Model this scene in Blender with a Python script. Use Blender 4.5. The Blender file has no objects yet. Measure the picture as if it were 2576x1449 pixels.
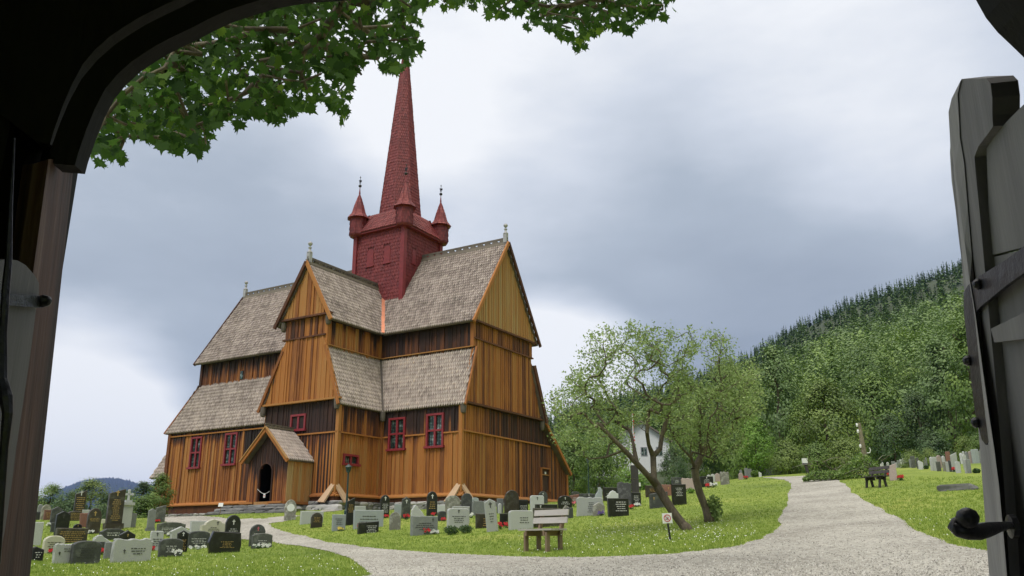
import bpy, math, random
import numpy as np
from mathutils import Vector, Matrix
PI = math.pi
rad = math.radians
sc = bpy.context.scene
COL = sc.collection
rng = random.Random(7)
nr = np.random.RandomState(11)

# ------------------------------------------------------------------ camera
E = 1.3                                   # eye height above the ground inside the gate
FPX = 2089.618                            # focal length for a 2576 px wide picture
PITCH = rad(16.891); ROLL = rad(0.34)
cp, sp, cr, sr = math.cos(PITCH), math.sin(PITCH), math.cos(ROLL), math.sin(ROLL)
cam_d = bpy.data.cameras.new('camera')
cam = bpy.data.objects.new('camera', cam_d); COL.objects.link(cam)
cam_d.sensor_width = 36.0; cam_d.lens = FPX / 2576 * 36.0
cam_d.clip_start = 0.05; cam_d.clip_end = 20000
Xc = Vector((1, 0, 0)); Uc = Vector((0, -sp, cp)); Fc = Vector((0, cp, sp))
cx_ = Xc * cr - Uc * sr
cy_ = Xc * sr + Uc * cr
m = Matrix((cx_, cy_, -Fc)).transposed().to_4x4()
m.translation = Vector((0, 0, E))
cam.matrix_world = m
sc.camera = cam

def ray(u, v):
    xx = (u - 1288) / FPX; yy = (724.5 - v) / FPX
    return cx_ * xx + cy_ * yy + Fc
def W(u, v, r):                            # point seen at (u, v) at horizontal distance r
    d = ray(u, v); t = r / math.hypot(d.x, d.y)
    return Vector((0, 0, E)) + d * t
def onY(u, v, y):
    d = ray(u, v); return Vector((0, 0, E)) + d * (y / d.y)

# ------------------------------------------------------------------ church frame
YAW = rad(30.468); S = 0.8
CC = Vector((38.187, -47.678, -2.687))
CH_LOC = Vector((-(math.cos(YAW) * CC.x + math.sin(YAW) * CC.y) * S, (math.sin(YAW) * CC.x - math.cos(YAW) * CC.y) * S, -CC.z * S + E))
def CW(x, y, z):                           # church coordinates to world
    x -= CC.x; y -= CC.y; z -= CC.z
    return Vector(((math.cos(YAW) * x + math.sin(YAW) * y) * S, (-math.sin(YAW) * x + math.cos(YAW) * y) * S, z * S + E))

# ------------------------------------------------------------------ terrain
ctrl = []
for u, v, r in [(300,1449,17),(900,1449,14),(1288,1449,12),(1900,1449,10),(2500,1449,9),(1365,1390,16.9),(700,1400,20),(1685,1357,18),
    (1720,1335,21),(1790,1313,23),(328,1410,21),(240,1417,20.5),(155,1415,20.5),(563,1388,24),(655,1378,26),(425,1395,23),(290,1355,31),(190,1342,33),
    (110,1308,40),(600,1322,36),(420,1304,43),(850,1330,29),(1155,1340,25),(1065,1345,25),(1240,1335,25),(925,1340,26),(720,1305,36),
    (1085,1302,32),(965,1306,33),(875,1312,31),(1480,1298,30),(1565,1297,29),(1710,1270,32),(1780,1228,41),(1830,1219,45),(1960,1310,22),
    (1990,1210,44),(2110,1205,42),(2205,1226,33),(2530,1390,12.5),(2300,1320,18),(2150,1245,29),(2405,1231,27),(2390,1190,37),(2460,1165,49),
    (2240,1180,52),(2310,1178,46),(1900,1199,60),(2030,1192,55),(2480,1165,60),(1450,1262,45),(1600,1245,50),(1750,1222,55),(250,1308,46),(60,1308,46),(60,1415,20),
    (2560,1380,13),(2560,1250,25),(2700,1449,8),(2700,1180,45),(-100,1400,22),(-100,1310,45)]:
    p = W(u, v, r); ctrl.append((p.x, p.y, p.z))
for x, y, z in [(-17.9,-5.3,-.95),(-12,-5.4,-.9),(-6,-5.4,-.95),(-3,-9.6,-1.0),(-1,-12,-1.05),(2,-11.5,-1.0),(3.6,-9.6,-.9),(3.6,-6,-.95),(6,-5.4,-.88),
    (9.7,-5.4,-.84),(9.8,0,-.6),(9.8,5,-.15),(9.8,9,-.1),(0,8,-.4),(-16,8,-1.2),(-22,0,-1.6)]:
    p = CW(x, y, z); ctrl.append((p.x, p.y, p.z))
for x, y, z in [(0,1.5,0),(-2,1.5,0),(2.5,1.5,0),(0,4,.25),(0,7,.5),(-4,6,.3),(4,6,.5)]: ctrl.append((x, y, z))
CT = np.array(ctrl); n_ = len(CT)
Dm = np.hypot(CT[:,0][:,None]-CT[:,0][None], CT[:,1][:,None]-CT[:,1][None])
A_ = np.zeros((n_+3, n_+3)); A_[:n_,:n_] = -Dm - np.eye(n_)*0.35; A_[:n_,n_] = 1; A_[:n_,n_+1] = CT[:,0]; A_[:n_,n_+2] = CT[:,1]
A_[n_:,:n_] = A_[:n_,n_:].T
SOL = np.linalg.solve(A_, np.concatenate([CT[:,2], [0,0,0]]))
def Hnear(x, y):
    x = np.asarray(x, float); y = np.asarray(y, float); sh = x.shape; x = x.ravel(); y = y.ravel(); out = np.empty(len(x))
    for i in range(0, len(x), 20000):
        a = x[i:i+20000]; b = y[i:i+20000]
        d = np.hypot(a[:,None]-CT[:,0][None], b[:,None]-CT[:,1][None])
        d = np.sqrt(d*d + .6)
        out[i:i+20000] = -(d @ SOL[:n_]) + SOL[n_] + SOL[n_+1]*a + SOL[n_+2]*b
    return out.reshape(sh)
sky_uv = [(1250,1120),(1365,1085),(1450,1045),(1600,1010),(1750,975),(1870,925),(2000,850),(2100,800),(2225,756),(2430,690),(2700,580),(3200,480)]
SKA = []; SKE = []
for u, v in sky_uv:
    d = ray(u, v); SKA.append(math.atan2(d.x, d.y)); SKE.append(d.z / math.hypot(d.x, d.y))
RH = 620.0
def H(x, y):
    x = np.asarray(x, float); y = np.asarray(y, float)
    r = np.hypot(x, y) + 1e-6; az = np.arctan2(x, y)
    rc = np.minimum(r, 62.0)
    azc = np.clip(az, -0.75, 0.75)
    zb = Hnear(rc*np.sin(azc), rc*np.cos(azc))
    front = np.clip((y + 1.0) / 2.0, 0, 1)
    zb = zb * front
    el = np.interp(azc, SKA, SKE, left=0.0)
    t = np.clip((r - 78) / (RH - 78), 0, 1); t = t * t * (3 - 2*t) * .35 + t * .65
    zs = el * RH + E
    gate = np.clip((azc - SKA[0]) / 0.05, 0, 1)
    z = zb + (zs - zb) * t * gate * (r > 78)
    z = z - np.clip((r - 66) / 60, 0, 1) * 6.0 * (1 - gate)
    return z
def H1(x, y): return float(H(np.array([x]), np.array([y]))[0])
def G(u, v, rmax=75):                      # where the sight line through (u, v) meets the ground
    d = ray(u, v); d = d / math.hypot(d.x, d.y)
    t = np.arange(6.0, rmax, 0.05)
    px = d.x*t; py = d.y*t; pz = E + d.z*t
    g = H(px, py)
    idx = np.where(pz <= g)[0]
    i = idx[0] if len(idx) else int(np.argmin(pz - g))
    return Vector((px[i], py[i], g[i]))

# ------------------------------------------------------------------ bookkeeping
def tag(o, label=None, cat=None, group=None, kind=None):
    if label: o['label'] = label
    if cat: o['category'] = cat
    if group: o['group'] = group
    if kind: o['kind'] = kind
    return o
def empty(name, loc=(0,0,0), rz=0, label=None, cat=None, group=None):
    o = bpy.data.objects.new(name, None); COL.objects.link(o)
    o.location = loc; o.rotation_euler = (0, 0, rz); o.empty_display_size = .2
    return tag(o, label, cat, group)
def link(name, me, parent=None, loc=None, rz=None):
    o = bpy.data.objects.new(name, me); COL.objects.link(o)
    if parent: o.parent = parent
    if loc is not None: o.location = loc
    if rz is not None: o.rotation_euler = (0, 0, rz)
    return o
def npmesh(name, V, F, mat, tone=None, smooth=False):
    V = np.asarray(V, np.float32); F = np.asarray(F, np.int32); k = F.shape[1]
    me = bpy.data.meshes.new(name)
    me.vertices.add(len(V)); me.vertices.foreach_set('co', V.ravel())
    me.loops.add(F.size); me.loops.foreach_set('vertex_index', F.ravel())
    me.polygons.add(len(F)); me.polygons.foreach_set('loop_start', np.arange(0, F.size, k, dtype=np.int32))
    try: me.polygons.foreach_set('loop_total', np.full(len(F), k, dtype=np.int32))
    except Exception: pass
    if smooth: me.polygons.foreach_set('use_smooth', np.ones(len(F), bool))
    me.update(calc_edges=True)
    if tone is not None:
        a = me.attributes.new('tone', 'FLOAT', 'POINT'); a.data.foreach_set('value', np.asarray(tone, np.float32))
    me.materials.append(mat)
    return me
class MB:
    def __init__(s): s.v = []; s.f = []; s.t = []; s.tn = .5
    def add(s, vs, fs, tn=None):
        b = len(s.v); s.v += [tuple(p) for p in vs]; s.f += [tuple(i + b for i in f) for f in fs]
        if tn is None: tn = s.tn
        s.t += list(tn) if isinstance(tn, (list, tuple)) else [tn] * len(vs)
    def box(s, c, d, R=None, tn=None):
        vs = []
        for i in range(8):
            p = Vector(((i & 1) - .5, ((i >> 1) & 1) - .5, ((i >> 2) & 1) - .5)); p = Vector((p.x*d[0], p.y*d[1], p.z*d[2]))
            if R: p = R @ p
            vs.append(Vector(c) + p)
        s.add(vs, [(0,2,3,1),(4,5,7,6),(0,1,5,4),(2,6,7,3),(0,4,6,2),(1,3,7,5)], tn)
    def beam(s, a, b, w, h, up=(0,0,1), tn=None):
        a = Vector(a); b = Vector(b); d = (b - a).normalized(); u = Vector(up)
        sd = d.cross(u)
        if sd.length < 1e-4: sd = d.cross(Vector((1,0,0)))
        sd.normalize(); u = sd.cross(d).normalized()
        vs = [a + sd*w*i*.5 + u*h*j*.5 for i, j in ((-1,-1),(1,-1),(1,1),(-1,1))] + [b + sd*w*i*.5 + u*h*j*.5 for i, j in ((-1,-1),(1,-1),(1,1),(-1,1))]
        s.add(vs, [(0,3,2,1),(4,5,6,7),(0,1,5,4),(1,2,6,5),(2,3,7,6),(3,0,4,7)], tn)
    def tube(s, pts, rs, n=6, tn=None, cap=True):
        pts = [Vector(p) for p in pts]; b = len(s.v); vs = []; ux = None
        for i, p in enumerate(pts):
            d = (pts[min(i+1, len(pts)-1)] - pts[max(i-1, 0)])
            if d.length < 1e-9: d = Vector((0,0,1))
            d.normalize()
            if ux is None: ux = d.orthogonal().normalized()
            ux = (ux - d * ux.dot(d))
            if ux.length < 1e-6: ux = d.orthogonal()
            ux.normalize(); uy = d.cross(ux)
            r = rs[i] if isinstance(rs, (list, tuple)) else rs
            for k in range(n):
                a = 2*PI*k/n; vs.append(p + (ux*math.cos(a) + uy*math.sin(a))*r)
        fs = []
        for i in range(len(pts)-1):
            for k in range(n):
                a = i*n + k; c = i*n + (k+1) % n; fs.append((a, c, c+n, a+n))
        if cap: fs.append(tuple(range(n))[::-1]); fs.append(tuple(range((len(pts)-1)*n, len(pts)*n)))
        s.add(vs, fs, tn)
    def lathe(s, c, prof, n=12, tn=None, rot0=0, axis=None):     # prof: (r, z)
        vs = []; c = Vector(c)
        for r, z in prof:
            for k in range(n):
                a = 2*PI*k/n + rot0; p = Vector((r*math.cos(a), r*math.sin(a), z))
                if axis: p = axis @ p
                vs.append(c + p)
        fs = [(i*n+k, i*n+(k+1) % n, (i+1)*n+(k+1) % n, (i+1)*n+k) for i in range(len(prof)-1) for k in range(n)]
        fs.append(tuple(range(n))[::-1]); fs.append(tuple(range((len(prof)-1)*n, len(prof)*n)))
        s.add(vs, fs, tn)
    def prism(s, poly, y0, y1, fn=None, tn=None):    # poly in (x, z), extruded along y
        n = len(poly); fn = fn or (lambda x, y, z: Vector((x, y, z)))
        vs = [fn(x, y0, z) for x, z in poly] + [fn(x, y1, z) for x, z in poly]
        s.add(vs, [tuple(range(n)), tuple(range(n, 2*n))[::-1]] + [(i, i+n, (i+1) % n + n, (i+1) % n) for i in range(n)], tn)
    def mesh(s, name, mat, k=1.0, smooth=False):
        me = bpy.data.meshes.new(name)
        me.from_pydata([(a*k, b*k, c*k) for a, b, c in s.v], [], s.f)
        a = me.attributes.new('tone', 'FLOAT', 'POINT'); a.data.foreach_set('value', np.array(s.t, np.float32))
        if smooth: me.polygons.foreach_set('use_smooth', [True]*len(me.polygons))
        me.materials.append(mat); me.update()
        return me
    def build(s, name, mat, parent=None, k=1.0, smooth=False, loc=None, rz=None):
        return link(name, s.mesh(name, mat, k, smooth), parent, loc, rz)

# ------------------------------------------------------------------ materials
def srgb(r, g, b):
    f = lambda c: (c/255/12.92) if c/255 <= .04045 else ((c/255+.055)/1.055)**2.4
    return (f(r), f(g), f(b), 1)
def newmat(name):
    mt = bpy.data.materials.new(name); mt.use_nodes = True; nt = mt.node_tree
    return mt, nt, nt.nodes['Principled BSDF']
def N(nt, t, **kw):
    n = nt.nodes.new(t)
    for k, v in kw.items(): setattr(n, k, v)
    return n
def ramp(nt, fac, stops, interp='LINEAR'):
    r = N(nt, 'ShaderNodeValToRGB'); cr_ = r.color_ramp; cr_.interpolation = interp
    while len(cr_.elements) < len(stops): cr_.elements.new(.5)
    for e, (p, c) in zip(cr_.elements, stops): e.position = p; e.color = c if len(c) == 4 else (*c, 1)
    nt.links.new(fac, r.inputs[0]); return r.outputs[0]
def coords(nt, scale=(1,1,1), world=False):
    if world:
        g = N(nt, 'ShaderNodeNewGeometry'); src = g.outputs['Position']
    else:
        g = N(nt, 'ShaderNodeTexCoord'); src = g.outputs['Object']
    mp = N(nt, 'ShaderNodeMapping'); mp.inputs['Scale'].default_value = scale
    nt.links.new(src, mp.inputs[0]); return mp.outputs[0]
def noise(nt, co, scale, detail=4, rough=.6):
    n = N(nt, 'ShaderNodeTexNoise'); n.inputs['Scale'].default_value = scale; n.inputs['Detail'].default_value = detail; n.inputs['Roughness'].default_value = rough
    nt.links.new(co, n.inputs['Vector']); return n.outputs['Fac']
def math_(nt, op, a, b=None, clamp=False):
    n = N(nt, 'ShaderNodeMath', operation=op); n.use_clamp = clamp
    for i, x in enumerate((a, b)):
        if x is None: continue
        if hasattr(x, 'is_linked'): nt.links.new(x, n.inputs[i])
        else: n.inputs[i].default_value = x
    return n.outputs[0]
def mixc(nt, fac, a, b, mode='MIX'):
    n = N(nt, 'ShaderNodeMix', data_type='RGBA', blend_type=mode)
    for i, x in ((0, fac), (6, a), (7, b)):
        if hasattr(x, 'is_linked'): nt.links.new(x, n.inputs[i])
        else: n.inputs[i].default_value = x if i == 0 else (x if len(x) == 4 else (*x, 1))
    return n.outputs[2]
def bump(nt, bs, h, strength=.4, dist=.02):
    b = N(nt, 'ShaderNodeBump'); b.inputs['Strength'].default_value = strength; b.inputs['Distance'].default_value = dist
    nt.links.new(h, b.inputs['Height']); nt.links.new(b.outputs[0], bs.inputs['Normal'])
def attr(nt, name='tone'):
    a = N(nt, 'ShaderNodeAttribute'); a.attribute_name = name; return a.outputs['Fac']
def wood_mat(name, stops, grain=.25, rough=.75, scale=(1,1,.12), bs_=.4, nz=9):
    mt, nt, bs = newmat(name); co = coords(nt, scale)
    n1 = noise(nt, co, nz, 6, .65); n2 = noise(nt, coords(nt, (.6,.6,.25)), 1.3, 4, .6)
    t = attr(nt); k = math_(nt, 'ADD', t, math_(nt, 'MULTIPLY', math_(nt, 'SUBTRACT', n1, .5), grain*2))
    k = math_(nt, 'ADD', k, math_(nt, 'MULTIPLY', math_(nt, 'SUBTRACT', n2, .5), grain*1.6), True)
    nt.links.new(ramp(nt, k, stops), bs.inputs['Base Color'])
    bs.inputs['Roughness'].default_value = rough; bump(nt, bs, n1, bs_, .015)
    return mt
def plain(name, col, rough=.6, var=.18, scale=8, metal=0, bs_=.2, spec=None):
    mt, nt, bs = newmat(name); n = noise(nt, coords(nt), scale, 5, .65)
    a = tuple(c*(1-var) for c in col[:3]); b = tuple(min(1, c*(1+var)) for c in col[:3])
    nt.links.new(ramp(nt, n, [(.3, a), (.7, b)]), bs.inputs['Base Color'])
    bs.inputs['Roughness'].default_value = rough; bs.inputs['Metallic'].default_value = metal
    if bs_: bump(nt, bs, n, bs_, .01)
    return mt
M = {}
M['tar'] = wood_mat('tarred_timber', [(0,(.018,.009,.008)),(.2,(.045,.017,.011)),(.40,(.17,.055,.018)),(.58,(.41,.150,.031)),(.78,(.41,.20,.062)),(1,(.42,.29,.135))], .16)
M['newwood'] = wood_mat('fresh_timber', [(0,(.33,.19,.10)),(1,(.66,.46,.30))], .2)
M['shingle'] = wood_mat('weathered_shingle', [(0,(.045,.035,.030)),(.35,(.25,.20,.175)),(.65,(.48,.40,.355)),(.85,(.60,.50,.44)),(1,(.56,.40,.25))], .16, .85, (1,1,1), .2, 3)
M['ridge'] = wood_mat('grey_ridge_board', [(0,(.07,.055,.045)),(1,(.30,.25,.21))], .2)
M['redshingle'] = wood_mat('red_painted_shingle', [(0,(.04,.008,.008)),(.5,(.20,.026,.028)),(1,(.36,.08,.07))], .13, .6, (1,1,1), .15, 4)
M['redboard'] = plain('red_painted_board', (.22,.026,.030), .55, .15, 5)
M['redframe'] = plain('red_window_frame', (.26,.028,.038), .5, .12, 6)
M['copper'] = plain('new_copper', (.75,.30,.18), .35, .1, 5, .6)
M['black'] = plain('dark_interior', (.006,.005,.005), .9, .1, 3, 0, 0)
M['iron'] = plain('black_iron', (.035,.035,.038), .38, .3, 18, .6, .5)
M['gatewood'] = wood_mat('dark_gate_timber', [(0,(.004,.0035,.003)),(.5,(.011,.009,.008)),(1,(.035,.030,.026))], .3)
M['postwood'] = wood_mat('worn_brown_post', [(0,(.015,.008,.006)),(.3,(.050,.021,.013)),(.52,(.11,.050,.031)),(.72,(.20,.125,.09)),(.95,(.40,.31,.25))], .75, .7, (1,1,.10), .7, 12)
M['greywood'] = wood_mat('grey_gate_leaf', [(0,(.05,.048,.048)),(.45,(.17,.165,.165)),(.7,(.25,.245,.24)),(1,(.42,.41,.40))], .3, .65, (1,1,.1), .5, 10)
M['benchwood'] = wood_mat('weathered_bench_wood', [(0,(.16,.13,.10)),(.5,(.36,.33,.30)),(1,(.62,.59,.56))], .2, .8, (.25,1,1), .3)
M['benchleg'] = wood_mat('brown_bench_leg', [(0,(.10,.06,.035)),(.5,(.22,.15,.10)),(1,(.36,.28,.20))], .25, .8)
M['darkbench'] = wood_mat('dark_bench_wood', [(0,(.012,.010,.010)),(.5,(.04,.035,.034)),(1,(.13,.12,.12))], .2)
M['bark'] = wood_mat('rough_bark', [(0,(.035,.026,.018)),(.5,(.12,.095,.065)),(.8,(.23,.20,.13)),(1,(.34,.33,.27))], .5, .9, (1,1,.35), 1.0, 14)
M['paint_white'] = plain('white_paint', (.78,.78,.77), .5, .06, 4)
M['signred'] = plain('sign_red', (.55,.02,.04), .45, .05, 4, 0, 0)
M['signblack'] = plain('sign_black', (.02,.02,.02), .45, .05, 4, 0, 0)
M['lampgreen'] = plain('dark_green_lamp_paint', (.02,.05,.05), .4, .2, 10)
M['finial'] = plain('grey_finial', (.40,.39,.41), .5, .15, 5)
def glass_mat():
    mt, nt, bs = newmat('old_leaded_glass'); n = noise(nt, coords(nt), 3.5, 2, .5)
    nt.links.new(ramp(nt, n, [(.35,(.02,.035,.032)),(.52,(.06,.10,.09)),(.66,(.30,.36,.36))]), bs.inputs['Base Color'])  # pale patches are reflected sky put into the glass colour
    bs.inputs['Roughness'].default_value = .12; return mt
M['glass'] = glass_mat()
def granite(name, col, rough, lich=0.0, speck=.25, lc=(.42,.44,.38)):
    mt, nt, bs = newmat(name); co = coords(nt)
    n = noise(nt, co, 70, 3, .7); n2 = noise(nt, co, 5, 5, .65)
    a = tuple(c*(1-speck) for c in col); b = tuple(min(1, c*(1+speck)) for c in col)
    c = ramp(nt, n, [(.32, a), (.68, b)])
    c = mixc(nt, math_(nt, 'MULTIPLY', ramp(nt, n2, [(.5, (0,0,0)), (.68, (1,1,1))]), lich), c, lc)
    oi = N(nt, 'ShaderNodeObjectInfo'); mr = N(nt, 'ShaderNodeMapRange'); mr.inputs[3].default_value = .85; mr.inputs[4].default_value = 1.15
    nt.links.new(oi.outputs['Random'], mr.inputs[0]); h = N(nt, 'ShaderNodeHueSaturation'); nt.links.new(mr.outputs[0], h.inputs['Value']); nt.links.new(c, h.inputs['Color'])
    nt.links.new(h.outputs[0], bs.inputs['Base Color']); bs.inputs['Roughness'].default_value = rough
    bump(nt, bs, n2, .25, .02); return mt
ST = {'black': granite('polished_black_granite', (.016,.016,.017), .28, .05), 'dark': granite('dark_grey_granite', (.05,.053,.053), .5, .2),
      'olive': granite('olive_grey_stone', (.085,.09,.078), .6, .35), 'grey': granite('grey_granite', (.21,.22,.22), .65, .25),
      'light': granite('light_grey_granite', (.42,.43,.42), .7, .3, .15), 'pale': granite('pale_grey_marble', (.52,.53,.52), .55, .15, .1),
      'blue': granite('blue_grey_granite', (.31,.34,.35), .6, .2, .15), 'cream': granite('cream_stone', (.50,.48,.38), .7, .3, .12),
      'pink': granite('pink_granite', (.40,.31,.29), .6, .2), 'red': granite('red_brown_granite', (.22,.10,.075), .55, .1),
      'brown': granite('brown_black_granite', (.045,.035,.026), .35, .15), 'lichen': granite('lichened_stone', (.22,.21,.18), .85, .9, .35, (.5,.5,.45)),
      'bark': granite('dark_rough_stone', (.07,.07,.072), .85, .6, .5, (.24,.24,.24))}
M['gold'] = plain('gilt_lettering', (.62,.42,.16), .4, .1, 6, .3, 0)
M['whitelet'] = plain('white_lettering', (.75,.75,.73), .6, .05, 6, 0, 0)
M['darklet'] = plain('dark_lettering', (.06,.06,.06), .6, .05, 6, 0, 0)
M['rubble'] = wood_mat('rubble_stone', [(0,(.07,.07,.07)),(.5,(.24,.235,.225)),(1,(.50,.48,.46))], .3, .9, (1,1,1), .8, 3)
def leaf_mat(name, stops, trans=.35, rough=.55):
    mt, nt, bs = newmat(name); t = attr(nt); n = noise(nt, coords(nt), .35, 3, .6)
    k = math_(nt, 'ADD', t, math_(nt, 'MULTIPLY', math_(nt, 'SUBTRACT', n, .5), .7), True)
    c = ramp(nt, k, stops); nt.links.new(c, bs.inputs['Base Color']); bs.inputs['Roughness'].default_value = rough
    tr = N(nt, 'ShaderNodeBsdfTranslucent'); nt.links.new(c, tr.inputs[0]); mx = N(nt, 'ShaderNodeMixShader'); mx.inputs[0].default_value = trans
    out = nt.nodes['Material Output']; nt.links.new(bs.outputs[0], mx.inputs[1]); nt.links.new(tr.outputs[0], mx.inputs[2]); nt.links.new(mx.outputs[0], out.inputs[0])
    return mt
M['l_maple'] = leaf_mat('maple_leaf', [(0,(.025,.065,.012)),(.6,(.075,.16,.022)),(1,(.22,.34,.04))], .6, .8)
M['l_apple'] = leaf_mat('fruit_tree_leaf', [(0,(.12,.18,.045)),(.6,(.31,.42,.14)),(1,(.50,.60,.25))])
M['l_mid'] = leaf_mat('broadleaf_foliage', [(0,(.05,.10,.02)),(.5,(.135,.225,.042)),(1,(.25,.36,.075))], .2)
M['l_dark'] = leaf_mat('dark_foliage', [(0,(.026,.058,.020)),(.5,(.068,.13,.040)),(1,(.13,.20,.06))], .2)
M['l_grey'] = leaf_mat('grey_green_birch_foliage', [(0,(.070,.12,.040)),(.5,(.15,.24,.075)),(1,(.25,.35,.12))], .2)
M['l_bright'] = leaf_mat('bright_green_foliage', [(0,(.07,.15,.015)),(.5,(.17,.32,.035)),(1,(.28,.45,.07))], .2)
M['l_olive'] = leaf_mat('olive_foliage', [(0,(.07,.11,.022)),(.5,(.16,.235,.045)),(1,(.28,.36,.08))], .2)
M['l_spruce'] = leaf_mat('spruce_needles', [(0,(.030,.070,.014)),(.5,(.085,.155,.032)),(1,(.16,.25,.055))], .1)
M['redflower'] = plain('red_petals', (.62,.02,.03), .6, .25, 30, 0, 0)
M['pinkflower'] = plain('pink_petals', (.75,.18,.22), .6, .2, 30, 0, 0)
M['whiteflower'] = plain('white_petals', (.78,.78,.74), .6, .1, 30, 0, 0)
M['yellowflower'] = plain('yellow_petals', (.75,.60,.12), .6, .15, 30, 0, 0)
M['purpleflower'] = plain('purple_petals', (.16,.10,.34), .6, .2, 30, 0, 0)
M['plantgreen'] = plain('bedding_leaves', (.05,.10,.03), .7, .4, 30, 0, 0)
M['silverleaf'] = plain('silver_leaves', (.38,.43,.38), .7, .2, 30, 0, 0)
# ------------------------------------------------------------------ sky and sun
sc.render.engine = 'CYCLES'
w = bpy.data.worlds.new('World'); sc.world = w; w.use_nodes = True; nt = w.node_tree; bg = nt.nodes['Background']
SUN_EL, SUN_AZ = rad(56), rad(-150)
skyt = N(nt, 'ShaderNodeTexSky', sky_type='NISHITA'); skyt.sun_disc = False; skyt.sun_elevation = SUN_EL; skyt.sun_rotation = SUN_AZ
tc = N(nt, 'ShaderNodeTexCoord'); gen = tc.outputs['Generated']
def vm(op, a, b=None):
    n = N(nt, 'ShaderNodeVectorMath', operation=op)
    for i, x in enumerate((a, b)):
        if x is None: continue
        if hasattr(x, 'is_linked'): nt.links.new(x, n.inputs[i])
        else: n.inputs[i].default_value = x
    return n
mp = N(nt, 'ShaderNodeMapping'); mp.inputs['Scale'].default_value = (1, 1, 2.6); nt.links.new(gen, mp.inputs[0]); co = mp.outputs[0]
nz = N(nt, 'ShaderNodeTexNoise'); nz.inputs['Scale'].default_value = 2.2; nz.inputs['Detail'].default_value = 4; nt.links.new(co, nz.inputs['Vector'])
off = vm('MULTIPLY', vm('SUBTRACT', nz.outputs['Color'], (.5,.5,.5)).outputs[0], (.20,.20,.16)).outputs[0]
wd = vm('NORMALIZE', vm('ADD', gen, off).outputs[0]).outputs[0]
val = math_(nt, 'MULTIPLY', math_(nt, 'SUBTRACT', noise(nt, co, 2.6, 7, .58), .5), .55)
val = math_(nt, 'ADD', val, math_(nt, 'MULTIPLY', math_(nt, 'SUBTRACT', noise(nt, co, 7, 5, .55), .5), .22))
val = math_(nt, 'ADD', val, .55)
for u, v, wd_, amp in [(1500,120,.32,.48),(620,480,.22,.24),(480,820,.24,-.36),(700,640,.2,-.12),(1650,800,.22,-.30),(2150,520,.30,-.20),(1750,560,.26,-.14),(200,1130,.13,1.1),(1400,1040,.11,1.1),(2350,150,.2,.2),(1150,950,.2,-.12),(2200,330,.10,.10),(1250,420,.15,.14)]:
    d = ray(u, v).normalized()
    dt = vm('DOT_PRODUCT', wd, tuple(d)).outputs['Value']
    mr = N(nt, 'ShaderNodeMapRange', interpolation_type='SMOOTHSTEP'); mr.inputs[1].default_value = math.cos(wd_*1.5); mr.inputs[2].default_value = 1.0; mr.inputs[3].default_value = 0; mr.inputs[4].default_value = amp
    nt.links.new(dt, mr.inputs[0]); val = math_(nt, 'ADD', val, mr.outputs[0])
cl = ramp(nt, math_(nt, 'MULTIPLY', val, 1.0, True), [(.05,(.315,.365,.44)),(.4,(.44,.50,.58)),(.7,(.66,.71,.79)),(.98,(.92,.94,.97))])
sep = N(nt, 'ShaderNodeSeparateXYZ'); nt.links.new(gen, sep.inputs[0])
mr = N(nt, 'ShaderNodeMapRange', interpolation_type='SMOOTHSTEP'); mr.inputs[1].default_value = .62; mr.inputs[2].default_value = .95; mr.inputs[3].default_value = 1.0; mr.inputs[4].default_value = 2.7
nt.links.new(sep.outputs[2], mr.inputs[0])     # an overcast sky is brightest overhead
warm = N(nt, 'ShaderNodeMapRange'); warm.inputs[1].default_value = .6; warm.inputs[2].default_value = .8; nt.links.new(sep.outputs[2], warm.inputs[0]); cl = mixc(nt, warm.outputs[0], cl, (.74,.71,.64)); clz = vm('SCALE', cl); nt.links.new(mr.outputs[0], clz.inputs['Scale'])
nish = vm('SCALE', skyt.outputs[0]); nish.inputs['Scale'].default_value = .10
fin = mixc(nt, .94, nish.outputs[0], clz.outputs[0]); nt.links.new(fin, bg.inputs[0]); bg.inputs[1].default_value = 1.0
sl = bpy.data.lights.new('sun', 'SUN'); sl.energy = 1.5; sl.angle = rad(20); sl.color = (1, .965, .91)
so = bpy.data.objects.new('sun', sl); COL.objects.link(so)
so.rotation_euler = Vector((math.sin(SUN_AZ)*math.cos(SUN_EL), math.cos(SUN_AZ)*math.cos(SUN_EL), math.sin(SUN_EL))).to_track_quat('Z', 'Y').to_euler()
sc.view_settings.view_transform = 'Standard'; sc.view_settings.look = 'None'; sc.view_settings.exposure = 0.12; sc.view_settings.gamma = 1
sc.render.resolution_x = 1024; sc.render.resolution_y = 576; sc.cycles.max_bounces = 6; sc.cycles.transparent_max_bounces = 4

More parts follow.
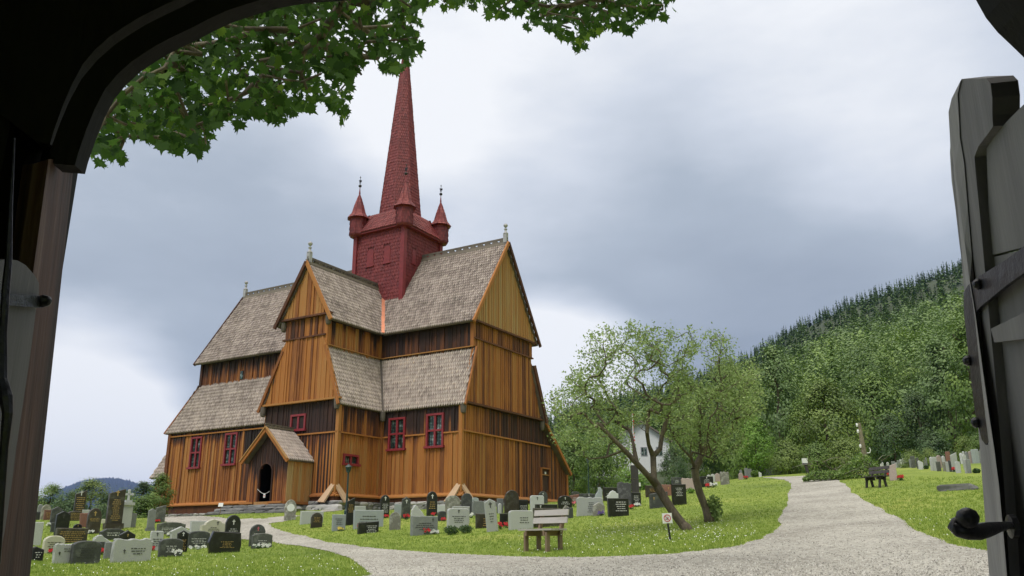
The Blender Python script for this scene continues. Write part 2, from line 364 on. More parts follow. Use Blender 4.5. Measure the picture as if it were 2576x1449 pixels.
# ------------------------------------------------------------------ ground, path, hillside
def grass_ground():
    mt, nt, bs = newmat('mown_grass'); co = coords(nt, (1,1,1), True)
    n1 = noise(nt, co, .22, 5, .6); n2 = noise(nt, co, 2.4, 5, .65); n3 = noise(nt, co, 22, 3, .7)
    k = math_(nt, 'ADD', math_(nt, 'MULTIPLY', n1, .55), math_(nt, 'ADD', math_(nt, 'MULTIPLY', n2, .35), math_(nt, 'MULTIPLY', n3, .35)))
    c = ramp(nt, k, [(.40,(.060,.100,.008)),(.53,(.145,.205,.018)),(.66,(.215,.28,.030)),(.80,(.33,.33,.07))])
    nt.links.new(c, bs.inputs['Base Color']); bs.inputs['Roughness'].default_value = .9
    bump(nt, bs, math_(nt, 'ADD', n3, n2), .7, .05); return mt
def gravel_mat():
    mt, nt, bs = newmat('pale_gravel'); co = coords(nt, (1,1,1), True)
    n1 = noise(nt, co, .5, 5, .6); n3 = noise(nt, co, 34, 3, .75)
    vo = N(nt, 'ShaderNodeTexVoronoi'); vo.inputs['Scale'].default_value = 19; nt.links.new(co, vo.inputs['Vector'])
    c = ramp(nt, math_(nt, 'ADD', math_(nt, 'MULTIPLY', n1, .65), math_(nt, 'MULTIPLY', n3, .35)), [(.38,(.19,.175,.145)),(.5,(.375,.355,.305)),(.62,(.52,.495,.43))])
    c = mixc(nt, .5, c, ramp(nt, vo.outputs['Color'], [(0,(.15,.135,.11)),(.5,(.38,.355,.305)),(1,(.66,.63,.56))]))
    nt.links.new(c, bs.inputs['Base Color']); bs.inputs['Roughness'].default_value = .95
    bump(nt, bs, n3, .8, .03); return mt
M['grass'] = grass_ground(); M['gravel'] = gravel_mat()
M['forestfloor'] = plain('forest_floor', (.035,.05,.018), .95, .4, .05, 0, 0)
def polar(azs, rs):
    A, R = np.meshgrid(azs, rs); X = R*np.sin(A); Y = R*np.cos(A)
    return X, Y, A
def quads(nr_, nc, keep=None):
    i = np.arange((nr_-1)*(nc-1)); r = i // (nc-1); c = i % (nc-1); a = r*nc + c
    F = np.stack([a, a+1, a+nc+1, a+nc], 1)
    return F if keep is None else F[keep.ravel()]
azs = np.concatenate([np.radians(np.linspace(-180, -47, 28))[:-1], np.radians(np.linspace(-47, 47, 1150)), np.radians(np.linspace(47, 180, 28))[1:]])
rs = np.concatenate([np.linspace(.05, 5.5, 10)[:-1], np.geomspace(5.5, 90, 300), np.geomspace(95, 6600, 60)])
X, Y, A = polar(azs, rs)
rr = np.hypot(X, Y)
azm = np.clip(A, -.75, .75)
Z = H(X, Y)
fade = np.clip((rr - 700) / 1500, 0, 1); Z = Z * (1 - fade) - 40 * fade
me = npmesh('ground', np.stack([X, Y, Z], -1).reshape(-1, 3), quads(*X.shape), M['grass'], smooth=True)
tag(link('ground', me), kind='structure')

def inpoly(x, y, P):
    P = np.asarray(P); ins = np.zeros(x.shape, bool); j = len(P)-1
    for i in range(len(P)):
        xi, yi = P[i]; xj, yj = P[j]
        c = ((yi > y) != (yj > y)) & (x < (xj-xi)*(y-yi)/(yj-yi+1e-12)+xi); ins ^= c; j = i
    return ins
def outline(pts, sub=6, closed=False):                                    # ground outline from its seen corners, wobbled a little
    out = []
    for i in range(len(pts) if closed else len(pts)-1):
        a, b = Vector(pts[i]), Vector(pts[(i+1) % len(pts)])
        for k in range(sub):
            p = a.lerp(b, k/sub); q = G(p.x, p.y); out.append((q.x + rng.gauss(0,.035), q.y + rng.gauss(0,.035)))
    return out
path_px = [(413,1300),(520,1299),(600,1306),(660,1305),(720,1299),(775,1296),(800,1290),(862,1284),(866,1281),(820,1281),(800,1288),(760,1296),(715,1312),(672,1318),(690,1330),(740,1345),(850,1368),(950,1381),(1100,1393),(1300,1402),(1500,1403),(1700,1395),(1850,1376),(1930,1352),(1963,1326),(1965,1302),
  (1984,1255),(1990,1216),(1975,1207),(1915,1201),(1990,1199),(2050,1196),(2105,1206),(2130,1225),(2160,1250),(2230,1290),(2330,1345),(2400,1373),(2470,1386),(2540,1396),(2760,1430)]
px_poly = outline(path_px, 5)
near = [(5.6,7.0),(3.5,2.0),(1.6,.8),(-1.4,.8),(-2.4,3),(-4.2,8)]
q = [G(*p) for p in [(935,1448),(915,1430),(880,1405),(820,1386),(750,1373),(684,1362),(600,1357),(530,1345),(464,1328),(413,1312)]]
poly = px_poly + near + [(p.x, p.y) for p in q]
cxm = (X[:-1,:-1] + X[1:,1:]) / 2; cym = (Y[:-1,:-1] + Y[1:,1:]) / 2
keep = np.zeros(cxm.shape, bool); sel = (np.hypot(cxm, cym) < 75) & (cym > .4)
keep[sel] = inpoly(cxm[sel], cym[sel], poly)
F = quads(*X.shape, keep=keep); used, inv = np.unique(F, return_inverse=True)
V = np.stack([X, Y, Z + .012], -1).reshape(-1, 3)[used]
tag(link('gravel_path', npmesh('gravel_path', V, inv.reshape(F.shape), M['gravel'], smooth=True)), kind='structure')
PATH = poly

# hillside beyond the churchyard (forest floor under the trees)
az2 = np.linspace(SKA[0], rad(50), 120); r2 = np.geomspace(80, RH + 60, 60)
X2, Y2, A2 = polar(az2, r2); Z2 = H(X2, Y2) + .15
Z2 -= np.clip((np.hypot(X2, Y2) - RH) / 60, 0, 1) * 12
tag(link('hillside', npmesh('hillside', np.stack([X2, Y2, Z2], -1).reshape(-1, 3), quads(*X2.shape), M['forestfloor'], smooth=True)), kind='structure')
# far mountain over the valley
ridge = [(-60,1290),(60,1275),(120,1250),(150,1232),(200,1213),(235,1206),(270,1203),(300,1205),(330,1212),(365,1224),(400,1217),(440,1212),(500,1225),(620,1235),(760,1280)]
ua = []; el = []
for u, v in ridge: d = ray(u, v); ua.append(math.atan2(d.x, d.y)); el.append(d.z/math.hypot(d.x, d.y))
ea = np.linspace(ua[0], ua[-1], 700); ee = np.interp(ea, ua, el)
V = []; RM = 5200
prof = [(-.35, 0), (-.2, .45), (-.08, .82), (0, 1), (.10, .9), (.25, .4)]
jag = np.abs(nr.normal(0, 5.5, len(ea)))
for dr, hh in prof:
    R_ = RM * (1 + dr); zz = E + ee*RM*hh + (jag if hh == 1 else nr.normal(0, 3, len(ea)))
    V.append(np.stack([R_*np.sin(ea), R_*np.cos(ea), zz - (60 if hh == 0 else 0)], -1))
V = np.array(V)
M['farhill'] = plain('far_forested_mountain', (.014,.028,.038), 1, .35, .006, 0, 0)
tag(link('mountain', npmesh('mountain', V.reshape(-1, 3), quads(len(prof), len(ea)), M['farhill'])), kind='structure')
# the air
hz, hnt, hbs = newmat('haze_air'); hnt.nodes.remove(hbs); pv = N(hnt, 'ShaderNodeVolumePrincipled')
pv.inputs['Color'].default_value = (.32,.47,.95,1); pv.inputs['Density'].default_value = .00008; pv.inputs['Anisotropy'].default_value = 0.0
hnt.links.new(pv.outputs[0], hnt.nodes['Material Output'].inputs['Volume'])
b = MB(); b.box((0, 0, 210), (13800, 13800, 510)); tag(b.build('haze', hz), 'thin bluish haze filling the air over churchyard and valley', 'haze', kind='stuff')
# ------------------------------------------------------------------ stave church (all in church coordinates, scaled by S)
church = empty('stave_church', CH_LOC, -YAW, 'tarred wooden stave church with shingled roofs and a tall red spire', 'church')
def part(mb, name, mat, parent=None, smooth=False): return mb.build(name, mat, parent or church, S, smooth)
def V3(*a): return Vector(a)
def boards(mb, o, ud, nd, u0, u1, zb, zt, tonef, holes=(), bw=.235, seg=.55, depth=.05, batten=True):
    """vertical boards on a wall: o origin, ud direction along, nd outward; zb(u)/zt(u) bottom/top; holes: f(u)->(z0,z1) or None"""
    o = Vector(o); ud = Vector(ud); nd = Vector(nd); u = u0; Z_ = V3(0,0,1)
    while u < u1 - 1e-3:
        wdt = bw * rng.uniform(.65, 1.45); ue = min(u1, u + wdt)
        if u1 - ue < bw*.35: ue = u1
        for h in holes:                                      # do not straddle a hole edge
            for e in h[:2]:
                if u + .02 < e < ue: ue = e
        br = rng.random(); dep = depth * rng.uniform(.3, 1.5); uc = (u + ue)/2
        strips = [(u + .010, ue - .010, dep, br)]
        if batten and ue - u > .16: strips.append((ue - .07, ue + .05 if ue < u1 - .1 else ue - .01, dep + .035, min(1, max(0, br + rng.uniform(-.2, .2)))))
        for (a, c, dd, b_) in strips:
            mid = min(max((a + c)/2, u0), u1)
            iv = [(None, None)]
            for h in holes:
                if h[0] - 1e-3 <= mid <= h[1] + 1e-3:
                    z0, z1 = h[2](mid) if callable(h[2]) else (h[2], h[3]); iv = [(None, z0), (z1, None)]
            for (lo, hi) in iv:
                ba, bb_ = (zb(a), zb(c)) if lo is None else (lo, lo); ta, tb = (zt(a), zt(c)) if hi is None else (hi, hi)
                if ta - ba < .03 and tb - bb_ < .03: continue
                k = max(1, int(max(ta-ba, tb-bb_)/seg)); vs = []; tn = []; fs = []
                for i in range(k+1):
                    f = i/k; za = ba + (ta-ba)*f; zc = bb_ + (tb-bb_)*f
                    vs += [o+ud*a+Z_*za - nd*.08, o+ud*a+Z_*za + nd*dd, o+ud*c+Z_*zc + nd*dd, o+ud*c+Z_*zc - nd*.08]
                    tv = tonef(uc, (za+zc)/2, b_); tn += [tv]*4
                for i in range(k):
                    q = i*4
                    for j in range(3): fs.append((q+j, q+j+1, q+j+5, q+j+4))
                fs += [(0,1,2,3)[::-1], (k*4, k*4+1, k*4+2, k*4+3)]
                mb.add(vs, fs, tn)
        u = ue
def tar(base, var=.22, dark_from=None, dark=.12, soft=1.0):
    """board tone: own random tone, and darker unbleached tar with the eave shade put into the same tone, ending unevenly"""
    def f(u, z, b):
        t = base + (b - .5)*var*2
        if dark_from is not None:  # dark upper part: unbleached tar plus eave shade put into the tone
            edge = dark_from + (math.sin(u*3.1) + math.sin(u*7.7 + 2))*.22 + (b - .5)*soft
            k = min(1, max(0, (z - edge)/.5 + .5)); t = t*(1-k) + (dark + (b-.5)*.1)*k
        return t
    return f
def shingles(mb, p0, ud, vd, lu, lv, inside, cw=.18, rh=.29, tone=(.55, .3), lift=.06, hl=1.5):
    """pointed shingles on a slope: p0 lower corner, ud along eave, vd up the slope"""
    p0 = Vector(p0); ud = Vector(ud).normalized(); vd = Vector(vd).normalized(); nd = ud.cross(vd).normalized()
    if nd.z < 0: nd = -nd
    row = 0; v = -.04
    while v < lv:
        u = (row % 2)*cw*.5
        rt_ = rng.uniform(-.06, .06)
        while u < lu:
            if inside(u, v + rh*.4):
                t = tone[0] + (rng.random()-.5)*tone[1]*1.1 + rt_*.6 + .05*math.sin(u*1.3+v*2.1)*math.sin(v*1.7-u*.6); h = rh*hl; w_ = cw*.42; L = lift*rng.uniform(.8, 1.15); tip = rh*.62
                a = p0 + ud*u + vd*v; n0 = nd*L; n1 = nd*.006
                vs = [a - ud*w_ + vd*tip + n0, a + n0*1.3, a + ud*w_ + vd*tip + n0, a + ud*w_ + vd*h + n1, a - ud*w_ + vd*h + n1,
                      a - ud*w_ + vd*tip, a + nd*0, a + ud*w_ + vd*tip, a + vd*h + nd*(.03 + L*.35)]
                mb.add(vs, [(0,1,8,4),(1,2,3,8),(0,5,6,1),(1,6,7,2),(0,4,5),(2,7,3)], [t+.08, t+.12, t+.08, t-.40, t-.40, t-.2, t-.2, t-.2, t-.30])  # overlap shadow put into the tone of the covered end; tip bleached lighter
            u += cw
        v += rh; row += 1
def slab(mb, pts, th=.14):                                    # thin solid under a roof surface
    pts = [Vector(p) for p in pts]; n = (pts[1]-pts[0]).cross(pts[2]-pts[0]).normalized()
    if n.z < 0: n = -n
    k = len(pts); vs = [p - n*.01 for p in pts] + [p - n*th for p in pts]
    mb.add(vs, [tuple(range(k)), tuple(range(k, 2*k))[::-1]] + [(i, (i+1) % k, (i+1) % k + k, i+k) for i in range(k)], .15)
def roofplane(name, pts, tone=(.55,.25), mat='shingle', parent=None, cw=.18, rh=.29, th=.14, lift=.06):
    """pts: polygon in space, pts[0]->pts[1] is the eave"""
    P = [Vector(p) for p in pts]; ud = (P[1]-P[0]).normalized(); n = ud.cross(P[2]-P[0]).normalized(); vd = n.cross(ud)
    if vd.z < 0: vd = -vd
    uv = [((p-P[0]).dot(ud), (p-P[0]).dot(vd)) for p in P]
    umin = min(a for a, _ in uv); umax = max(a for a, _ in uv); vmax = max(b for _, b in uv); arr = np.array(uv)
    def ins(u, v):
        u += umin; v = max(v, .02)
        c = False; j = len(uv)-1
        for i in range(len(uv)):
            xi, yi = uv[i]; xj, yj = uv[j]
            if (yi > v) != (yj > v) and u < (xj-xi)*(v-yi)/(yj-yi)+xi: c = not c
            j = i
        return c
    mb = MB(); slab(mb, P, th)
    shingles(mb, P[0] + ud*umin, ud, vd, umax-umin, vmax, ins, cw, rh, tone, lift)
    return part(mb, name, M[mat], parent)
# key dimensions
AY, A2Y, BX, B2X = 5.0, 3.78, 3.14, 1.81
LR, LF, LLB, LLU = 9.4, 9.14, 17.75, 16.4
Z1, Z2_, Z3, Z4, Z4F = 5.38, 9.24, 10.9, 17.48, 15.02
EY, EX, UY, UX, GV = 5.24, 3.38, 4.33, 2.36, .39
sB = math.hypot
# --- roofs
main_s = Z4-Z3; kM = main_s/UY; kF = (Z4F-Z3)/UX
vy = -(UY - (Z4F-Z3)/kM)                                       # where the front arm's ridge meets the main slope
for sgn, nm in ((-1,'s'),(1,'n')):
    y = sgn*UY; yv = sgn*abs(vy)
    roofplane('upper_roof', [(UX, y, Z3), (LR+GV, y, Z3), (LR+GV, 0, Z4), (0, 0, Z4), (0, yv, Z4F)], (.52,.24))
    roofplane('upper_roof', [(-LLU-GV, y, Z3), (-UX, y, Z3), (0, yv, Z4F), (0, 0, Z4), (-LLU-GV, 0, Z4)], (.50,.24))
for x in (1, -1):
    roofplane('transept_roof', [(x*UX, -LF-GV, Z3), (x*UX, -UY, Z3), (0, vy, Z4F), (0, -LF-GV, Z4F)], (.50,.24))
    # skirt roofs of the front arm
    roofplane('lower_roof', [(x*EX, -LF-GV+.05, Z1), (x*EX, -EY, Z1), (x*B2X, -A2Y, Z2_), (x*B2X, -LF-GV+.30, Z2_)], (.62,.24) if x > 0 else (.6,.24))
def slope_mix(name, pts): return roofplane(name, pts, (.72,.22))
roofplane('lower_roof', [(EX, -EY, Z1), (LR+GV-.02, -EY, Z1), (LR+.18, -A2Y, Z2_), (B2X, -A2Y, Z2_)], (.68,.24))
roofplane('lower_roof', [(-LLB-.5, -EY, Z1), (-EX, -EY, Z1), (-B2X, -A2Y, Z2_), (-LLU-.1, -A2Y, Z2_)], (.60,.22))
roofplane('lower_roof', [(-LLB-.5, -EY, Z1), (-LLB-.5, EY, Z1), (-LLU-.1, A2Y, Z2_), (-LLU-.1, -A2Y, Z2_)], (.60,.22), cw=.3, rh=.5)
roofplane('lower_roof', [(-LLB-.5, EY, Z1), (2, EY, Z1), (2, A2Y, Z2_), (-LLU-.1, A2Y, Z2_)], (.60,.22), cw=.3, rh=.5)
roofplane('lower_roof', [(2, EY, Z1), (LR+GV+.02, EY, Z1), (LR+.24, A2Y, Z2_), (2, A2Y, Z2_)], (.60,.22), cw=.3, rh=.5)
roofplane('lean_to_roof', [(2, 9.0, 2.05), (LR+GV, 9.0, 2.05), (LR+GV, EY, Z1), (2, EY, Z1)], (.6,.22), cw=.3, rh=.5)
mb = MB(); 
for a, b in (((B2X+.02, -A2Y-.02, Z2_+.02), (EX, -EY-.02, Z1+.04)),): mb.beam(Vector(a)+Vector((.05,-.05,.06)), Vector(b)+Vector((.05,-.05,.06)), .13, .06, (1,-1,1), .1)
part(mb, 'valley_board', M['ridge'])
mb = MB(); mb.beam((UX+.04, -UY-.08, Z3+.10), (.0, vy, Z4F+.18), .30, .06, (1,-1,1.2)); part(mb, 'copper_valley', M['copper'])
mb = MB(); mb.beam((-UX-.02, -UY-.06, Z3-.05), (.0, vy, Z4F+.04), .30, .05, (-1,-1,1.2)); part(mb, 'copper_valley', M['copper'])
# --- walls
PY, PX = (0,-1,0), (1,0,0)
W2 = dict(batten=True)
mb = MB()                                                      # south walls of both arms of the nave
c4 = lambda z: (lambda u: z)
winS = [(3.80, 5.14, 2.86, 4.94), (6.80, 8.14, 2.86, 4.98)]
boards(mb, (0,-AY,0), PX, PY, BX, LR, c4(.05), c4(3.70), tar(.60,.15,3.7,.3,.6), winS)
boards(mb, (0,-AY,0), PX, PY, BX, LR, c4(3.74), c4(5.5), tar(.30,.16,4.1,.10,1.0), winS)
part(mb, 'south_wall', M['tar'])
mb = MB()
winN = [(-15.25,-14.03, 2.60, 4.95), (-11.52,-10.22, 2.66, 5.0)]
boards(mb, (0,-AY,0), PX, PY, -LLB, -BX, c4(.05), c4(5.5), lambda u, z, b: tar(.57,.15,4.7 if u < -9.5 else 3.3,.14,.7)(u, z, b) - (.17 if u > -9.6 else 0), winN)
part(mb, 'nave_wall', M['tar'])
mb = MB()
boards(mb, (0,-A2Y,0), PX, PY, B2X, LR, c4(9.0), c4(11.6), tar(.22,.14,10.2,.06,.6)); part(mb, 'clerestory_wall', M['tar']); mb = MB(); boards(mb, (0,-A2Y,0), PX, PY, -LLU, -B2X, c4(9.0), c4(11.6), tar(.42,.16,10.2,.10,.6), [(-11.95,-11.62,9.25,9.95)], bw=.16)
part(mb, 'clerestory_wall', M['tar'])
# right arm gable wall (three courses)
mb = MB(); o = (LR,0,0); YD = (0,1,0)
boards(mb, o, YD, PX, -AY, 9.0, c4(.02), lambda u: 3.78 if u < 5 else min(3.78, 1.9 + (8.9-u)*.86), lambda u, z, b: (.60 if u < 0 else .60 - min(.30, u*.06)) + (b-.5)*.34, [(4.96, 6.19, .70, 2.14)], bw=.24)
boards(mb, o, YD, PX, -AY, 7.0, lambda u: 3.82, lambda u: 5.45 if u < 5 else max(3.83, 5.3 - (u-5)*.9), lambda u, z, b: (.52 if u < -2 else .30 - max(0,u)*.02) + (b-.5)*.26, bw=.24)
part(mb, 'gable_wall', M['tar'])
mb = MB(); o2 = (LR+.07,0,0)
ed = lambda u: Z1+.2 + (abs(u)-5.12)*-(Z2_-Z1)/(5.12-A2Y)*1.0
boards(mb, o2, YD, PX, -5.05, 5.05, c4(5.62), lambda u: min(9.86, Z1+.25 + (5.12-abs(u))*(Z2_-Z1)/(5.12-A2Y)), lambda u, z, b: .56 + (b-.5)*.36, bw=.26)
boards(mb, o2, YD, PX, -A2Y, A2Y, c4(9.9), c4(11.0), lambda u, z, b: .42 + (b-.5)*.3, bw=.24)
part(mb, 'upper_gable_wall', M['tar'])
mb = MB(); o3 = (LR+.20,0,0)
boards(mb, o3, YD, PX, -UY+.1, UY-.1, c4(11.05), lambda u: Z4-.25-abs(u)*kM, lambda u, z, b: .84 + (b-.5)*.22, bw=.26)
part(mb, 'gable_triangle', M['tar'])
# front arm: right wall, front wall, left wall
mb = MB(); winP = [(-8.64,-7.22, 1.78, 2.44)]
boards(mb, (BX,0,0), YD, PX, -LF, -AY, c4(.05), c4(3.66), tar(.66,.12,3.4,.45,.6), winP)
boards(mb, (BX,0,0), YD, PX, -LF, -AY, c4(3.72), c4(5.5), tar(.46,.2,4.9,.15,1.0))
part(mb, 'transept_side_wall', M['tar']); mb = MB()
boards(mb, (B2X,0,0), YD, PX, -LF, -A2Y, c4(9.0), c4(11.6), tar(.62,.2,10.9,.15,.9))
part(mb, 'transept_clerestory_wall', M['tar']); mb = MB()
boards(mb, (-BX,0,0), YD, (-1,0,0), -LF, -AY, c4(.05), c4(5.5), tar(.55,.2))
part(mb, 'transept_side_wall', M['tar']); mb = MB()
boards(mb, (-B2X,0,0), YD, (-1,0,0), -LF, -A2Y, c4(9.0), c4(11.6), tar(.5,.2))
part(mb, 'transept_side_wall', M['tar'])
mb = MB()
boards(mb, (0,-LF,0), PX, PY, -BX, BX, c4(.05), c4(3.68), tar(.55,.12,3.0,.30,1.2), [(-1.0,.0,-.4,1.9)])
boards(mb, (0,-LF,0), PX, PY, -BX, BX, c4(3.74), c4(5.7), tar(.13,.03), [(-.80,.50,3.98,5.02)])
part(mb, 'transept_front_wall', M['tar'])
mb = MB(); sl_ = (Z2_-Z1)/(EX-.12-B2X)
boards(mb, (0,-LF-.16,0), PX, PY, -EX+.12, EX-.12, c4(5.80), lambda u: min(9.92, Z1+.45 + (EX-.12-abs(u))*sl_), tar(.55,.13), bw=.3)
part(mb, 'transept_upper_wall', M['tar'])
mb = MB()
boards(mb, (0,-LF-.05,0), PX, PY, -B2X, B2X, c4(9.98), c4(11.3), tar(.40,.2))
part(mb, 'transept_band', M['tar'])
mb = MB()
boards(mb, (0,-LF-.22,0), PX, PY, -B2X-.25, B2X+.25, c4(11.35), lambda u: Z4F-.22-abs(u)*kF, lambda u, z, b: .62 + (b-.5)*.3, bw=.28)
part(mb, 'transept_gable', M['tar'])
# backing so nothing shows through
mb = MB()
mb.box(((LR-LLB)/2, 0, 2.6), (LR+LLB-.3, 2*AY-.3, 5.6), tn=.05); mb.box(((LR-LLU)/2, 0, 9.3), (LR+LLU-.3, 2*A2Y-.3, 4.4), tn=.05)
mb.box((0, -LF/2-.1, 2.8), (2*BX-.3, LF-.1, 5.6), tn=.05); mb.box((0, -LF/2-.1, 8.6), (2*B2X-.3, LF-.1, 5.4), tn=.05)
mb.prism([(-UY+.3, Z3), (UY-.3, Z3), (0, Z4-.35)], -LLU, LR-.1, lambda x, y, z: V3(y, x, z), .05)
mb.prism([(-UX+.3, Z3), (UX-.3, Z3), (0, Z4F-.35)], -LF, 0, None, .05)
mb.prism([(-EY+.2, Z1), (EY-.2, Z1), (A2Y-.1, Z2_), (-A2Y+.1, Z2_)], -LLU, LR-.1, lambda x, y, z: V3(y, x, z), .05)
mb.prism([(-EX+.2, Z1), (EX-.2, Z1), (B2X-.1, Z2_), (-B2X+.1, Z2_)], -LF+.1, 0, None, .05)
mb.prism([(EY-.2, -.5), (8.85, -.5), (8.85, 1.9), (EY-.2, Z1-.3)], 2.2, LR-.1, lambda x, y, z: V3(y, x, z), .05)
part(mb, 'inner_wall', M['tar'])
# --- rails, drip boards, sills, corner boards, barge boards
mb = MB()
def rail(a, b, h=.09, d=.12, t=.62): q = MB(); q.beam(a, b, d, h, (0,0,1), t); part(q, 'drip_rail', M['tar'])
yS, xG, yF, xT = -AY-.09, LR+.13, -LF-.09, BX+.09
for a, b in (((BX+.06,yS,3.72),(3.78,yS,3.72)),((5.16,yS,3.72),(6.78,yS,3.72)),((8.16,yS,3.72),(LR+.1,yS,3.72)),((xG,-AY-.1,3.80),(xG,6.3,3.80)),
             ((xT,-LF-.1,3.69),(xT,-AY,3.69)),((-BX-.05,yF,3.71),(BX+.1,yF,3.71)),((-LLB,yS,5.12),(-BX,yS,5.12))): rail(a, b)
rail((LR+.19,-5.2,5.56),(LR+.19,5.25,5.56),.12,.3,.3); rail((LR+.16,-A2Y-.1,9.86),(LR+.16,A2Y+.08,9.86),.1,.16,.35); rail((LR+.25,-UY+.02,11.0),(LR+.25,UY-.02,11.0),.12,.22,.3)
rail((-EX-.05,-LF-.25,5.76),(EX+.05,-LF-.25,5.76),.12,.26,.7); rail((-B2X-.05,-LF-.2,9.95),(B2X+.05,-LF-.2,9.95),.1,.2,.3); rail((-UX+.05,-LF-.27,11.3),(UX-.05,-LF-.27,11.3),.12,.24,.3)
rail((B2X+.05,-A2Y-.12,Z2_+.06),(LR+.15,-A2Y-.12,Z2_+.06),.06,.16,.75); rail((B2X+.12,-LF-.1,Z2_+.06),(B2X+.12,-A2Y,Z2_+.06),.06,.16,.75)
mb = MB()                                                      # skirt board at the foot of the walls with sill timber
def skirt(a, b, n, z=0, t=.62, drop=.55):
    mb = MB()
    a = Vector(a); b = Vector(b); n = Vector(n)
    vs = [a+V3(0,0,z+.14), b+V3(0,0,z+.14), b+n*.34+V3(0,0,z-.05), a+n*.34+V3(0,0,z-.05), b+n*.34+V3(0,0,z-.13), a+n*.34+V3(0,0,z-.13), b+V3(0,0,z-.13), a+V3(0,0,z-.13)]
    mb.add(vs, [(0,3,2,1),(3,5,4,2),(5,7,6,4),(0,7,5,3),(1,2,4,6)], t)
    mb.beam(a+n*.02+V3(0,0,z-.15-drop/2), b+n*.02+V3(0,0,z-.15-drop/2), .36, drop, (0,0,1), .3); part(mb, 'sill_timber', M['tar'])
skirt((BX,-AY,0),(LR+.25,-AY,0),PY,0,.66,.24); skirt((LR,-AY-.25,0),(LR,9.0,0),PX,0,.66,.24); skirt((BX,-LF-.25,0),(BX,-AY,0),PX,0,.62,.24); skirt((1.4,-LF,0),(BX+.25,-LF,0),PY,0,.5,.24)
skirt((-LLB-.3,-AY,0),(-6.5,-AY,0),PY,0,.6,.55); skirt((-LLB,-AY,0),(-LLB,AY,0),(-1,0,0),0,.6,.55)
mb.box((-LLB+.1,-AY-.15,-.75),(.3,.3,.9),tn=.3)
part(mb, 'sill_post', M['tar'])
mb = MB()
def cpost(x, y, z0, z1, w_=.26, t=.68): q = MB(); q.box((x, y, (z0+z1)/2), (w_, w_, z1-z0), tn=t); part(q, 'corner_board', M['tar'])
cpost(LR+.03,-AY-.03,.1,5.5,.25,.64); cpost(BX+.03,-LF-.03,.1,5.6,.24,.66); cpost(-LLB-.02,-AY-.02,.1,5.45,.3,.4); cpost(B2X+.03,-LF-.06,9.3,11.2,.24,.6); cpost(LR+.03,-A2Y-.03,9.3,11.2,.26,.55); cpost(-LLU,-A2Y-.03,9.1,11.2,.24,.2); cpost(LR+.03,9.0,-.1,2.0,.24,.55)
cpost(BX+.08,-AY-.08,.1,5.45,.3,.5)
mb = MB()                                                      # barge boards
def barge(a, b, w_=.07, h=.26, t=.55, up=(0,0,1)): q = MB(); q.beam(a, b, w_*1.9, h*.85, up, t-.08); part(q, 'barge_board', M['tar'])
gx = LR+GV+.11; gy = -LF-GV-.11
barge((gx,-UY-.12,Z3-.10),(gx,0,Z4+.05),t=.7); barge((gx,UY+.12,Z3-.10),(gx,0,Z4+.05),t=.35)
barge((-UX-.12,gy,Z3-.10),(0,gy,Z4F+.05),t=.35); barge((UX+.12,gy,Z3-.10),(0,gy,Z4F+.05),t=.72)
barge((LR+GV+.10,-EY-.05,Z1-.05),(LR+.32,-A2Y,Z2_+.02),.06,.20,.6); barge((LR+GV+.06,EY+.08,Z1-.02),(LR+.28,A2Y+.05,Z2_+.08),.1,.34,.35)
barge((EX+.05,gy+.06,Z1-.05),(B2X+.02,gy+.30,Z2_+.02),.06,.2,.62); barge((-EX-.05,gy+.06,Z1-.05),(-B2X-.02,gy+.30,Z2_+.02),.06,.2,.55)
barge((LR+GV+.02,9.08,1.95),(LR+GV+.02,EY-.02,Z1+.02),.08,.26,.62)
barge((-LLU-GV-.03,-UY,Z3-.06),(-LLU-GV-.03,0,Z4+.04),t=.3); barge((-LLB-.55,-EY-.02,Z1),(-LLU-.12,-A2Y-.02,Z2_),.12,.1,.5,(0,-1,1))
for p in ((LR+.18,-AY-.06,5.15),(LR+.18,AY+.06,5.15),(BX+.02,-LF-.25,5.38),(-BX-.02,-LF-.25,5.38),(BX+.28,-AY-.28,5.05),(B2X+.15,-LF-.15,10.9),(-B2X-.15,-LF-.15,10.9)):
    mb = MB(); mb.lathe(p, [(.05,-.34),(.15,-.28),(.19,-.1),(.2,.3)], 10, .25); part(mb, 'beam_end', M['ridge'])
# --- ridge crests with pierced boards, finials
def crest(a, b, h=.38):
    a = Vector(a); b = Vector(b); L = (b-a).length; d = (b-a)/L; mb = MB()
    side = d.cross(V3(0,0,1))
    for s_ in (-1, 1): mb.beam(a+side*s_*.11-V3(0,0,.03), b+side*s_*.11-V3(0,0,.03), .05, .16, (0,0,1), .75)
    mb.beam(a+V3(0,0,.10), b+V3(0,0,.10), .09, .12, (0,0,1), .55); mb.beam(a+V3(0,0,h-.02), b+V3(0,0,h-.02), .09, .14, (0,0,1), .3)
    n = int(L/.62)
    for i in range(n):
        c0 = a + d*(L*i/n); c1 = a + d*(L*(i+.62)/n)
        mb.beam(c0+V3(0,0,(h+.08)/2), c1+V3(0,0,(h+.08)/2), .08, h-.18, (0,0,1), .4)
        for q in (.66,.96): mb.beam(a+d*(L*(i+q)/n)+V3(0,0,.16), a+d*(L*(i+q-.0)/n)+d*.06+V3(0,0,.16), .08, .12, (0,0,1), .4)
    return part(mb, 'ridge_crest', M['ridge'])
crest((2.3,0,Z4+.03),(LR+GV,0,Z4+.03)); crest((-LLU-GV,0,Z4+.03),(-2.3,0,Z4+.03)); crest((0,-LF-GV,Z4F+.03),(0,-2.3,Z4F+.03))
